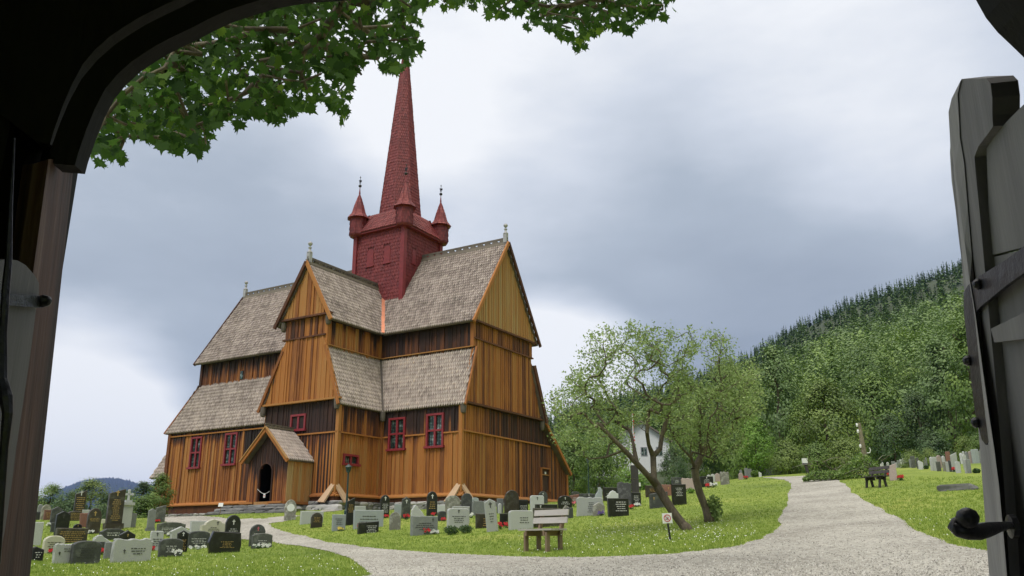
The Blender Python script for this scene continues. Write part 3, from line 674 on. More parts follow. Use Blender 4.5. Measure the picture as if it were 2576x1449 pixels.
for p in ((LR+GV-.15,0,Z4),(-LLU-GV+.15,0,Z4),(0,-LF-GV+.15,Z4F)):
    mb = MB(); mb.box((p[0],p[1],p[2]+.38),(.27,.27,.8),tn=.8); mb.lathe(p, [(.18,.76),(.09,.92),(.07,1.04),(.12,1.07),(.12,1.12),(.05,1.16),(.05,1.22),(.13,1.29),(.16,1.38),(.12,1.48),(.03,1.53)], 12, .8)
    part(mb, 'finial', M['finial'])
# --- windows
def window(o, ud, nd, u0, u1, z0, z1, cols, rows, name='window'):
    o = Vector(o); ud = Vector(ud); nd = Vector(nd); mb = MB(); R = Matrix((ud, nd, V3(0,0,1))).transposed()
    def bx(ua, ub, za, zb_, d0, d1): mb.box(o + ud*(ua+ub)/2 + V3(0,0,(za+zb_)/2) + nd*(d0+d1)/2, (abs(ub-ua), abs(d1-d0), abs(zb_-za)), R)
    fw = .13
    bx(u0, u0+fw, z0, z1, -.06, .14); bx(u1-fw, u1, z0, z1, -.06, .14); bx(u0+fw, u1-fw, z1-fw, z1, -.06, .14); bx(u0-.08, u1+.08, z0-.04, z0+.1, -.06, .24)
    for i in range(1, cols): c = u0+(u1-u0)*i/cols; bx(c-.07, c+.07, z0+.1, z1-fw, -.04, .11)
    for i in range(1, rows): c = z0+(z1-z0)*i/rows; bx(u0+fw, u1-fw, c-.06, c+.06, -.04, .108)
    f = part(mb, name, M['redframe'])
    g = MB(); R2 = R
    g.box(o + ud*(u0+u1)/2 + V3(0,0,(z0+z1)/2) - nd*.03, (u1-u0-.1, .03, z1-z0-.1), R); part(g, 'pane', M['glass'], f)
    l = MB()
    nu = max(4, int((u1-u0)/.17)); nv = max(3, int((z1-z0)/.2))
    for i in range(1, nu): c = u0+(u1-u0)*i/nu; l.box(o + ud*c + V3(0,0,(z0+z1)/2) - nd*.005, (.018, .02, z1-z0-.12), R)
    for i in range(1, nv): c = z0+(z1-z0)*i/nv; l.box(o + ud*(u0+u1)/2 + V3(0,0,c) - nd*.004, (u1-u0-.12, .02, .018), R)
    part(l, 'leading', M['iron'], f)
    return f
for h in winS: window((0,-AY,0), PX, PY, h[0], h[1], h[2], h[3], 2, 2)
for h in winN: window((0,-AY,0), PX, PY, h[0], h[1], h[2], h[3], 2, 2)
window((0,-LF,0), PX, PY, -.80, .50, 3.98, 5.02, 2, 1); window((BX,0,0), YD, PX, -8.64, -7.22, 1.78, 2.44, 2, 1)
mb = MB(); mb.box((-11.79,-A2Y-.06,9.6),(.27,.1,.62)); part(mb, 'pane', M['glass'])
# small door in the gable
mb = MB()
for y, z, dy, dz in ((4.96,1.42,.09,1.6),(6.19,1.42,.09,1.6),(5.58,2.2,1.32,.09)): mb.box((LR+.13,y,z),(.12,dy,dz),tn=.5)
mb.box((LR+.03,5.58,1.4),(.06,1.15,1.5),tn=.22); mb.box((LR+.10,5.58,1.75),(.08,1.1,.05),tn=.75)
d_ = part(mb, 'gable_door', M['tar']); mb = MB(); mb.box((LR+.12,5.58,1.88),(.05,.14,.16)); part(mb, 'door_plate', M['paint_white'], d_)
# base corner covers of fresh timber
for (x, y) in ((LR, -AY), (BX, -LF)):
    mb = MB(); top = .62; bt = -.42
    for (p0, p1, n) in (((x+.05, y-.10), (-1, 0), (0,-1)), ((x+.10, y-.05), (0, 1), (1, 0))):
        d = V3(p1[0], p1[1], 0); nn = V3(n[0], n[1], 0); a = V3(x, y, 0) + V3(.12 if n == (1,0) else .12, -.12, 0)
        q = [a + V3(0,0,top), a + d*.34 + V3(0,0,top), a + d*.95 + nn*.45 + V3(0,0,bt), a + d*.30 + nn*.60 + V3(0,0,bt-.05)]
        n2 = (q[1]-q[0]).cross(q[2]-q[0]).normalized()
        if n2.dot(nn) < 0: n2 = -n2
        mb = MB(); mb.add([p for p in q] + [p - n2*.12 for p in q], [(0,1,2,3),(7,6,5,4),(0,4,5,1),(1,5,6,2),(2,6,7,3),(3,7,4,0)], .6 if n == (1,0) else .75); part(mb, 'corner_cover', M['newwood'])
    
# --- porch
porch = empty('porch'); porch.parent = church; PC = -.38; PH = 1.85; PF = -11.45
porch['label'] = 'small gabled entrance porch with dark arched doorway'
for s_ in (1, -1):
    roofplane('porch_roof', [(PC+s_*PH, PF-.1, 1.98), (PC+s_*PH, -LF-.1, 1.98), (PC, -LF-.1, 3.9), (PC, PF-.1, 3.9)], (.66,.2), parent=porch, cw=.17, rh=.3, lift=.05)
def arch(u):
    c = -.06+PC+.02; r = .56; k = max(0, 1-((u-c)/r)**2); return (-.6, 1.28 + .56*math.sqrt(k))
mb = MB(); dx0, dx1 = PC-.60, PC+.52
boards(mb, (0,PF+.22,0), PX, PY, PC-1.62, PC+1.62, c4(-.42), lambda u: 3.62-abs(u-PC)*1.03, tar(.46,.14,1.1,.14,.8), [(dx0, dx1, arch)], bw=.13, batten=False, depth=.03)
boards(mb, (PC+1.62,0,0), YD, PX, PF+.22, -LF, c4(-.42), c4(2.15), tar(.86,.10,1.95,.6,.2), bw=.26)
boards(mb, (PC-1.62,0,0), YD, (-1,0,0), PF+.22, -LF, c4(-.42), c4(2.15), tar(.6,.12), bw=.26)
part(mb, 'wall', M['tar'], porch)
mb = MB(); mb.box((PC-.04, PF+1.3, .8), (1.15, 1.9, 2.6)); 
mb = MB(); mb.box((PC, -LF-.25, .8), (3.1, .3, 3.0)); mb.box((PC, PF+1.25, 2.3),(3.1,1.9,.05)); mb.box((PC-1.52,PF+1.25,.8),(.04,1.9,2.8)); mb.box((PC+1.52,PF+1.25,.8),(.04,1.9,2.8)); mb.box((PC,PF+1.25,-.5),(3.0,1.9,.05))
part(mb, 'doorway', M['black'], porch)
mb = MB(); pts = [(dx0,-.5),(dx0,1.28)] + [(PC-.04-.56*math.cos(PI*i/12), 1.28+.56*math.sin(PI*i/12)) for i in range(1,12)] + [(dx1,1.28),(dx1,-.5)]
mb.tube([(x, PF+.12, z) for x, z in pts], .05, 6, .2); part(mb, 'door_frame', M['tar'], porch)
mb = MB()
mb.beam((PC-PH-.12,PF-.16,1.86),(PC,PF-.16,3.86),.1,.22,(0,0,1),.55); mb.beam((PC+PH+.12,PF-.16,1.86),(PC,PF-.16,3.86),.1,.22,(0,0,1),.55); mb.beam((PC-PH-.14,PF-.2,2.0),(PC,PF-.2,4.0),.14,.06,(0,0,1),.85); mb.beam((PC+PH+.14,PF-.2,2.0),(PC,PF-.2,4.0),.14,.06,(0,0,1),.85)
part(mb, 'barge_board', M['tar'], porch)
mb = MB(); mb.beam((PC,PF-.2,4.0),(PC,-LF-.1,4.0),.14,.10,(0,0,1),.7); mb.beam((PC,PF-.25,4.17),(PC,-LF-.1,4.13),.10,.07,(0,0,1),.4)
for i in range(8): mb.beam((PC,PF-.1+i*.3,4.07),(PC,PF+.05+i*.3,4.07),.09,.1,(0,0,1),.4)
part(mb, 'ridge_crest', M['ridge'], porch)
mb = MB(); mb.box((PC+1.45,PF+1.3,-.5),(.75,2.7,.14),tn=.5); mb.box((PC-1.2,PF+.05,-.48),(1.1,.5,.12),tn=.62); mb.box((PC+1.15,PF+.05,-.48),(1.1,.5,.12),tn=.62); mb.box((PC,PF+.1,-.52),(1.25,.4,.2),tn=.8)
part(mb, 'threshold', M['tar'], porch)
mb = MB(); cpts = [(dx0+.05+(dx1-dx0-.1)*i/12, PF+.05, .33-.29*math.sin(PI*.5*min(1,i/7.5)) + (0 if i < 8 else .13*((i-7.5)/4.5)**1.5)) for i in range(13)]; mb.tube(cpts, .013, 5); ch = part(mb, 'barrier_chain', M['paint_white'], porch)
mb = MB(); mb.box((PC+.12,PF-.0,-.08),(.14,.03,.22)); part(mb, 'tag', M['paint_white'], ch); mb = MB(); mb.lathe((PC+.12,PF-.02,-.08),[(.035,-.01),(.035,.01)],10,axis=Matrix.Rotation(PI/2,3,'X')); part(mb, 'emblem', M['signred'], ch)
# west annex
mb = MB(); boards(mb, (0,-4.0,0), PX, PY, -20.3, -LLB, c4(0), c4(2.5), tar(.5,.2)); boards(mb, (-20.3,0,0), YD, (-1,0,0), -4, 4, c4(0), c4(2.3), tar(.5,.2)); mb.box((-19,0,1.2),(2.4,7.7,2.4),tn=.05)
mb.prism([(-4.0,2.2),(4.0,2.2),(0,8)], -20.2, -17.8, lambda x, y, z: V3(y, x, z), .3); part(mb, 'annex_wall', M['tar'])
for s_ in (-1, 1): roofplane('annex_roof', [(-20.6, s_*4.35, 2.15), (-17.9, s_*4.35, 2.15), (-17.9, 0, 9.0), (-20.6, 0, 9.0)][:4], (.6,.2), cw=.2, rh=.3)
# --- foundation stones and steps
def rock(mb, c, d, seed=0, tn=None):
    r = random.Random(seed); vs = []; n = 8
    for zi, f in ((-.5,.9),(-.15,1),(.25,.97),(.5,.78)):
        for k in range(n):
            a = 2*PI*k/n + PI/8; x = math.copysign(abs(math.cos(a))**.45, math.cos(a)); y = math.copysign(abs(math.sin(a))**.45, math.sin(a)); j = r.uniform(.86, 1.1)
            vs.append(Vector(c) + V3(x*d[0]*.5*f*j, y*d[1]*.5*f*j, zi*d[2]*r.uniform(.9,1.1)))
    fs = [(i*n+k, i*n+(k+1) % n, (i+1)*n+(k+1) % n, (i+1)*n+k) for i in range(3) for k in range(n)] + [tuple(range(24,32)), tuple(range(8))[::-1]]
    mb.add(vs, fs, r.random() if tn is None else tn)
mb = MB(); rs_ = random.Random(3)
def rubble(x0, y0, x1, y1, zt, zb, n_out):
    L = math.hypot(x1-x0, y1-y0); u = 0
    z = zt
    while z > zb:
        h = rs_.uniform(.16,.3); u = 0
        while u < L:
            w_ = rs_.uniform(.3,.85); f = (u+w_/2)/L; x = x0+(x1-x0)*f + n_out[0]*.05*rs_.random(); y = y0+(y1-y0)*f + n_out[1]*.05*rs_.random()
            horiz = abs(x1-x0) > abs(y1-y0); rock(mb, (x, y, z-h/2), (w_*1.02 if horiz else .5, .5 if horiz else w_*1.02, h*1.04), rs_.random(), rs_.uniform(.2,1))
            u += w_
        z -= h
rubble(BX, -AY-.1, LR+.1, -AY-.12, -.38, -1.25, (0,-1)); rubble(LR+.12, -AY, LR+.12, 6, -.38, -1.0, (1,0)); rubble(BX+.12, -LF, BX+.12, -AY, -.38, -1.4, (1,0)); rubble(1.3, -LF-.12, BX+.1, -LF-.12, -.38, -1.5, (0,-1))
rubble(-LLB, -AY-.1, -5, -AY-.1, -.68, -1.35, (0,-1)); rubble(PC+1.5, PF+.1, PC+1.5, -LF, -.6, -1.5, (1,0)); rubble(PC-1.4, PF+.1, PC+1.9, PF+.1, -.6, -1.5, (0,-1))
for i in range(16): rock(mb, (BX+rs_.uniform(-1.2,.9), -LF-rs_.uniform(.0,.9), -1.0+rs_.uniform(-.1,.35)), (rs_.uniform(.3,.9),rs_.uniform(.3,.6),rs_.uniform(.2,.4)), i)
for i in range(5): rock(mb, (2.1+i*.5, -LF-.7-i*.05, -.85), (.75,.5,.42), i+50, .95)
part(mb, 'foundation_stones', M['rubble'])
mb = MB()
for i, (yy, w_, zz) in enumerate(((PF-.35,4.6,-.72),(PF-.7,5.2,-.90),(PF-1.05,5.8,-1.08))):
    x = PC-2.9-i*.2
    while x < PC-2.9-i*.2 + w_:
        l = rs_.uniform(.8,1.7); rock(mb, (x+l/2, yy, zz), (l*1.03,.6,.22), rs_.random(), rs_.uniform(.15,.5)); x += l
part(mb, 'stone_step', M['rubble'])
# --- tower
tower = empty('tower'); tower.parent = church; tower['label'] = 'square red shingled tower with slender octagonal spire'
T = 2.27; ZT = 19.75
mb = MB(); mb.box((0,0,(ZT+13)/2),(2*T-.02,2*T-.02,ZT-13),tn=.25)
def ins_blind(h): return lambda u, v: not any(a < u-T < b and c < v+13.2 < d for a, b, c, d in h)
bl = [(-1.12,-.50,16.95,18.3),(.5,1.08,16.95,18.3)]; bl2 = [(-1.25,-.85,16.95,18.1),(.5,1.1,16.95,18.2)]
for ud, n, h in ((V3(1,0,0),V3(0,-1,0),bl),(V3(0,1,0),V3(1,0,0),bl2),(V3(-1,0,0),V3(0,1,0),[]),(V3(0,-1,0),V3(-1,0,0),[])):
    o = n*T - ud*T
    # shingles on an upright wall, laid by hand so the tips hang down
    row = 0; z = 13.2
    while z < ZT-.1:
        u = (row % 2)*.075
        while u < 2*T:
            if ins_blind(h)(u, z-13.2+.1):
                a = o + ud*u + V3(0,0,z); w_ = .066; L = .045*rng.uniform(.75,1.2); t = .47+rng.uniform(-.12,.12)
                mb.add([a-ud*w_+V3(0,0,.17)+n*L, a+n*L*1.2, a+ud*w_+V3(0,0,.12)+n*L, a+ud*w_+V3(0,0,.44)+n*.004, a-ud*w_+V3(0,0,.44)+n*.004, a-ud*w_+V3(0,0,.12), a+n*0, a+ud*w_+V3(0,0,.12)], [(0,1,2,3,4),(0,5,6,1),(1,6,7,2),(0,4,5),(2,7,3)], t)
            u += .15
        z += .26; row += 1
part(mb, 'tower_wall', M['redshingle'], tower)
mb = MB()
for sx in (-1,1):
    for sy in (-1,1): mb = MB(); mb.box((sx*T,sy*T,(ZT+13.4)/2),(.34,.34,ZT-13.4)); part(mb, 'tower_corner_board', M['redboard'], tower)
for ud, n, h in ((V3(1,0,0),V3(0,-1,0),bl),(V3(0,1,0),V3(1,0,0),bl2)):
    for a, b, c, d in h:
        mb = MB(); r = (b-a)/2; prof = [(a,c),(b,c),(b,d-r)] + [((a+b)/2+r*math.cos(PI*i/8), d-r+r*math.sin(PI*i/8)) for i in range(1,8)] + [(a,d-r)]
        mb.prism(prof, 0, .06, lambda x, y, z: ud*x + n*(T+y) + V3(0,0,z)); 
        mb.box(ud*((a+b)/2) + n*(T+.06) + V3(0,0,c-.03), (b-a+.16, .12, .07) if n.y else (.12, b-a+.16, .07)); part(mb, 'blind_window', M['redboard'], tower)
# skirt roof of the tower
RB = 1.72; ZS = 21.35
def tri_roof(name, c4_, parent): return roofplane(name, c4_, (.62,.28), 'redshingle', parent, .18, .27, .1)
e = 2.62; t8 = RB*math.tan(PI/8)
for k in range(4):
    R = Matrix.Rotation(k*PI/2, 3, 'Z')
    f = lambda x, y, z: R @ V3(x, y, z)
    tri_roof('tower_roof', [f(-e,-e,ZT-.05), f(e,-e,ZT-.05), f(1.62,-1.62,ZS), f(-1.62,-1.62,ZS)], tower)
mb = MB(); mb.box((0,0,ZT-.12),(2*e-.1,2*e-.1,.1)); part(mb, 'tower_cornice', M['redboard'], tower)
# spire: octagon, shingled face by face
spire = MB(); ap = V3(0,0,38.3); oct_ = [V3(RB*math.cos(PI/8+k*PI/4), RB*math.sin(PI/8+k*PI/4), ZS-.35) for k in range(8)]
spire.add(oct_ + [ap], [(k, (k+1) % 8, 8) for k in range(8)], .25)
for k in range(8):
    a, b = oct_[k], oct_[(k+1) % 8]; ud = (b-a).normalized(); mid = (a+b)/2; vd = (ap-mid); Lv = vd.length; vd.normalize(); n = ud.cross(vd); n = n if n.z > 0 else -n; hw0 = (b-a).length/2; v = 0; row = 0
    while v < Lv*.985:
        hw = hw0*(1-v/Lv); c = max(1, round(hw*2/.15)); st = 2*hw/c
        for i in range(c + (row % 2)):
            u = -hw + (i+.5)*st - (st/2 if row % 2 else 0)
            if abs(u) > hw + .001: continue
            p = mid + ud*u + vd*v; w_ = min(.075, st*.44); L = .05*rng.uniform(.75,1.2)
            w0 = max(-hw-.01, u-w_) - u; w1 = min(hw+.01, u+w_) - u
            spire.add([p+ud*w0+vd*.12+n*L, p+n*L, p+ud*w1+vd*.12+n*L, p+ud*w1*.96+vd*.42+n*.004, p+ud*w0*.96+vd*.42+n*.004, p+ud*w0+vd*.12, p, p+ud*w1+vd*.12], [(0,1,2,3,4),(0,5,6,1),(1,6,7,2),(0,4,5),(2,7,3)], .5+rng.uniform(-.16,.16))
        v += .26; row += 1
    a_ = a + (a-V3(0,0,a.z)).normalized()*.01
    spire.beam(a_, ap, .05, .05, (0,0,1), .62)
part(spire, 'spire', M['redshingle'], tower)
# corner turrets
def turret(x, y):
    tr = MB(); R0 = .64
    tr.lathe((x,y,0), [(R0*.86,19.5),(R0,19.62),(R0,21.15)], 8, .42, PI/8)
    for k in range(8):
        a0 = PI/8+k*PI/4; a = V3(R0*math.cos(a0), R0*math.sin(a0), 0); b = V3(R0*math.cos(a0+PI/4), R0*math.sin(a0+PI/4), 0); ud = (b-a).normalized(); n = ((a+b)/2).normalized(); L0 = (b-a).length; z = 19.66; row = 0
        while z < 21.0:
            for i in range(5):
                u = (i+.5*(row % 2))*L0/4
                p = V3(x,y,z) + a + ud*u; w_ = .055; t = .45+rng.uniform(-.18,.18)
                if u > L0: continue
                tr.add([p-ud*w_+V3(0,0,.05)+n*.03, p+n*.03, p+ud*w_+V3(0,0,.05)+n*.03, p+ud*w_+V3(0,0,.3)+n*.003, p-ud*w_+V3(0,0,.3)+n*.003], [(0,1,2,3,4)], t)
            z += .22; row += 1
    t_ = part(tr, 'turret', M['redshingle'], tower)
    rf = MB(); prof = [(.84,20.98),(.83,21.03),(.58,21.36),(.52,21.5),(.36,22.1),(.18,22.65),(.07,23.0)]
    rf.lathe((x,y,0), prof, 8, .5, PI/8)
    for k in range(8):
        a0 = PI/8+k*PI/4; a1 = a0+PI/4
        for (r0,z0),(r1,z1) in zip(prof[1:-1], prof[2:]):
            rows = max(1, int(math.hypot(r1-r0, z1-z0)/.2))
            for j in range(rows):
                f0 = j/rows; ra = r0+(r1-r0)*f0; za = z0+(z1-z0)*f0; rb = r0+(r1-r0)*(j+1.3)/rows; zb_ = z0+(z1-z0)*(j+1.3)/rows
                A0 = V3(x+ra*math.cos(a0), y+ra*math.sin(a0), za); A1 = V3(x+ra*math.cos(a1), y+ra*math.sin(a1), za); B0 = V3(x+rb*math.cos(a0), y+rb*math.sin(a0), zb_); B1 = V3(x+rb*math.cos(a1), y+rb*math.sin(a1), zb_)
                c = max(1, round((A1-A0).length/.14)); nn = (A0+A1)/2 - V3(x,y,za); nn.normalize()
                for i in range(c):
                    p = A0.lerp(A1, i/c); q = A0.lerp(A1, (i+1)/c); p2 = B0.lerp(B1, i/c); q2 = B0.lerp(B1, (i+1)/c); tip = (p+q)/2 - (p2-p)*.25
                    rf.add([p+nn*.04, tip+nn*.045, q+nn*.04, q2+nn*.005, p2+nn*.005], [(0,1,2,3,4)], .62+rng.uniform(-.25,.25))
    part(rf, 'turret_roof', M['redshingle'], t_)
    nd = MB(); nd.tube([(x,y,23.1),(x,y,23.5),(x,y,23.75)], [.075,.03,.025], 6); part(nd, 'needle', M['redboard'], t_)
    vn = MB(); vn.lathe((x,y,23.78), [(.02,-.12),(.1,-.08),(.13,0),(.1,.08),(.02,.12)], 10); vn.tube([(x,y,23.8),(x,y,24.6)], .018, 5)
    vn.box((x+.05,y-.03,24.15),(.22,.03,.16)); vn.box((x-.1,y+.06,24.3),(.16,.03,.05)); vn.lathe((x,y,24.5),[(.01,-.06),(.06,0),(.01,.06)],6); vn.box((x,y,24.02),(.16,.03,.04))
    part(vn, 'weather_vane', M['iron'], t_)
for x, y in ((-2.18,-2.3),(2.27,-2.27),(2.27,2.27),(-2.27,2.27)): turret(x, y)
# ------------------------------------------------------------------ gravestones
REG = {'A': (100,1800,500/2013), 'B': (560,1860,500/2576), 'C': (1100,1820,500/2576), 'D': (1560,1800,500/2576), 'E': (2040,1780,500/2576),
       'F': (2440,1740,500/2576), 'G': (3050,1660,400/2415), 'H': (3400,1640,360/2371), 'P': (880,1560,420/1521)}
def UV(reg, x, y):
    a, b, s = REG[reg]; return (a + x*s)/1.4907, (b + y*s)/1.4907
def outline_of(shape, w, h, r):
    hw = w/2
    def arc(x0, x1, z, rise, n=9): return [(x0+(x1-x0)*i/n, z+rise*math.sin(PI*i/n)**.8 if 0 else z+rise*(1-(2*i/n-1)**2)**.6) for i in range(n+1)]
    base = [(-hw*r.uniform(.97,1.0), 0), (hw*r.uniform(.97,1.0), 0)]
    if shape == 'rect': top = [(hw, h), (-hw, h)]
    elif shape == 'arch': k = min(hw, h*.3); top = arc(hw, -hw, h-k, k, 10)
    elif shape == 'low': k = h*.14; top = arc(hw, -hw, h-k, k, 10)
    elif shape == 'peak': k = min(w*.28, h*.3); top = [(hw, h-k), (0, h), (-hw, h-k)]
    elif shape == 'gable': top = [(hw, h*.62), (hw*1.1, h*.62), (hw*1.1, h*.68), (0, h), (-hw*1.1, h*.68), (-hw*1.1, h*.62), (-hw, h*.62)]
    elif shape == 'shoulder': top = [(hw, h*.86), (hw*.82, h*.88)] + arc(hw*.78, -hw*.78, h*.90, h*.10, 8) + [(-hw*.82, h*.88), (-hw, h*.86)]
    elif shape == 'curl': top = [(hw, h*.72), (hw*.88, h*.86)] + arc(hw*.8, -hw*.8, h*.88, h*.12, 8) + [(-hw*.9, h*.86), (-hw, h*.72)]
    elif shape == 'slantL': top = [(hw, h*.80), (-hw*.55, h), (-hw, h*.93)]
    elif shape == 'slantR': top = [(hw, h), (-hw, h*.86)]
    elif shape == 'hex': base = [(-hw*.86, 0), (hw*.9, 0)]; top = [(hw, h*.42), (hw*.93, h*.93), (-hw*.74, h), (-hw*1.0, h*.5)]
    elif shape == 'wide': base = [(-hw*.94, 0), (hw*.94, 0)]; top = [(hw, h*.75), (hw*.5, h), (-hw*.5, h), (-hw, h*.75)]
    elif shape == 'soft': top = [(hw, h*.9), (hw*.93, h*.97), (hw*.8, h), (-hw*.8, h), (-hw*.93, h*.97), (-hw, h*.9)]
    elif shape == 'step': top = [(hw, h*.82), (hw*.7, h*.84), (hw*.5, h*.93), (0, h), (-hw*.4, h*.93), (-hw*.65, h*.84), (-hw*.7, h*.76), (-hw, h*.74)]
    elif shape == 'rough': top = [(hw, h*.9), (hw*.8, h*.985), (hw*.3, h*.95), (0, h*.99), (-hw*.4, h*.96), (-hw*.8, h), (-hw*.97, h*.9)]
    elif shape == 'boulder': base = [(-hw*.8, 0), (hw*.85, 0)]; top = [(hw, h*.35), (hw*.85, h*.7), (hw*.3, h*.93), (-hw*.2, h), (-hw*.75, h*.8), (-hw, h*.35)]
    elif shape == 'drop': top = [(hw, h*.35), (hw*.5, h*.6), (-hw*.2, h*.97), (-hw*.5, h), (-hw*.8, h*.8), (-hw, h*.45)]
    elif shape == 'round': base = [(-hw*.7, 0), (hw*.7, 0)]; top = [(hw*math.cos(a), h*.55+h*.45*math.sin(a)) for a in [(-.5+i*(PI+1)/12) for i in range(13)]]
    elif shape == 'swan': top = [(hw, h*.1), (hw*.8, h*.5), (hw*.75, h*.85), (hw*.35, h), (-hw*.05, h*.93), (-hw*.3, h*.75), (-hw*.75, h*.62), (-hw, h*.4)]
    elif shape == 'stub': base = [(-hw*.9, 0), (hw*.9, 0)]; top = [(hw, h*.93), (hw*.5, h*.98), (0, h*.96), (-hw*.5, h), (-hw, h*.95)]
    else: top = [(hw, h), (-hw, h)]
    pts = base + top
    if shape in ('rough', 'boulder', 'swan', 'stub', 'drop'):
        out = []
        for i, p in enumerate(pts):
            q = pts[(i+1) % len(pts)]
            for k in range(3):
                f = k/3; x = p[0]+(q[0]-p[0])*f; z = p[1]+(q[1]-p[1])*f; j = .012 if (z > .02 and k) else 0
                out.append((x + r.gauss(0, j), max(0, z + r.gauss(0, j))))
        pts = out
    return pts
def slab_mesh(name, pts, t, mat, r, rough=False):
    n = len(pts); cx0 = sum(p[0] for p in pts)/n; cz0 = sum(p[1] for p in pts)/n; w = max(p[0] for p in pts)-min(p[0] for p in pts)
    ins = .014; vs = []
    def inset(p, k): return (p[0] - math.copysign(min(ins*k, abs(p[0]-cx0)), p[0]-cx0), p[1] - (math.copysign(min(ins*k, abs(p[1]-cz0)), p[1]-cz0) if p[1] > .01 else 0))
    for (y, k) in ((-t/2, 1), (-t/2+ins, 0), (t/2-ins, 0), (t/2, 1)):
        for p in pts:
            q = inset(p, k); j = .010 if rough and k == 0 else 0
            vs.append((q[0]+r.gauss(0,j) if j else q[0], y, q[1]))
    fs = [tuple(range(n)), tuple(range(3*n, 4*n))[::-1]]
    for i in range(3):
        for k in range(n): fs.append((i*n+k, (i+1)*n+k, (i+1)*n+(k+1) % n, i*n+(k+1) % n))
    mb = MB(); mb.add([(x, y, z) for x, y, z in vs], fs); return mb.mesh(name, mat)
OBJS = []
def stone(reg, x0, x1, y0, y1, shape, mat, label, ins=None, cross=None, t=None, phi=None, plinth=None, lean=0, flush=None, name='gravestone', rmax=75):
    r = random.Random(hash_(label)); u0, v0 = UV(reg, x0, y0); u1, v1 = UV(reg, x1, y1); uc = (u0+u1)/2
    p = G(uc, v1, rmax); d = math.hypot(p.x, p.y); az = math.atan2(p.x, p.y)
    dep = (p - Vector((0,0,E))).dot(Fc); wpx = (u1-u0)*dep/FPX
    phi = rad(phi if phi is not None else r.uniform(14, 24)); tt = t or min(.17, max(.07, .24*wpx))
    w_ = max(wpx*.5, (wpx - tt*math.sin(phi))/math.cos(phi)); top = W(uc, v0, d); h_ = max(.15, top.z - p.z)
    e = empty(name, (p.x, p.y, p.z - .05), -az + phi, label, 'gravestone', 'gravestones in the churchyard'); e.rotation_euler = (rad(r.uniform(-1.5,1.5)), rad(lean), -az + phi)
    h_ += .05; z0 = 0
    if plinth:
        hp = plinth*h_; mb = MB(); mb.box((0, 0, hp/2), (w_*1.0, tt*1.7, hp)); mb.build('plinth', ST[mat], e); z0 = hp; w_ *= .86
    pts = [(x, z+z0) for x, z in outline_of(shape, w_, h_-z0, r)]
    link('headstone', slab_mesh('headstone', pts, tt, ST[mat], r, shape in ('rough','boulder','stub','swan','drop')), e)
    if cross:
        mb = MB(); c = cross; ch = min(.2, h_*.17); cz_ = h_*(.80 if not isinstance(c, tuple) else c[1]); cxx = 0 if not isinstance(c, tuple) else c[0]*w_; mm = c if isinstance(c, str) else c[2]
        mb.box((cxx, -tt/2-.004, cz_), (ch*.16, .012, ch)); mb.box((cxx, -tt/2-.004, cz_+ch*.18), (ch*.6, .012, ch*.16)); mb.build('cross', M[mm], e)
    if ins:
        mb = MB(); mcol, zt_, zb_, n, wf = ins[:5]; xo = (ins[5] if len(ins) > 5 else 0)*w_
        for i in range(n):
            z = h_*(zt_ + (zb_-zt_)*(i+.5)/n); hh = min(.034, h_*abs(zt_-zb_)/n*.42); L = w_*wf*r.uniform(.55,1); x = xo - L/2
            while x < xo + L/2:
                l = r.uniform(.02,.075); ll = min(l, xo+L/2-x)
                k = x
                while k < x+ll: mb.box((k+.006, -tt/2-.003, z+r.uniform(-.002,.002)), (.009, .010, hh*r.uniform(.7,1))); k += .0145
                x += l + .024
        mb.build('inscription', M[mcol], e)
    OBJS.append(e); return e, w_, tt, h_
def hash_(s):
    h = 7
    for c in s: h = (h*31 + ord(c)) % 1000003
    return h
G_, Wt, Dk = 'gold', 'whitelet', 'darklet'
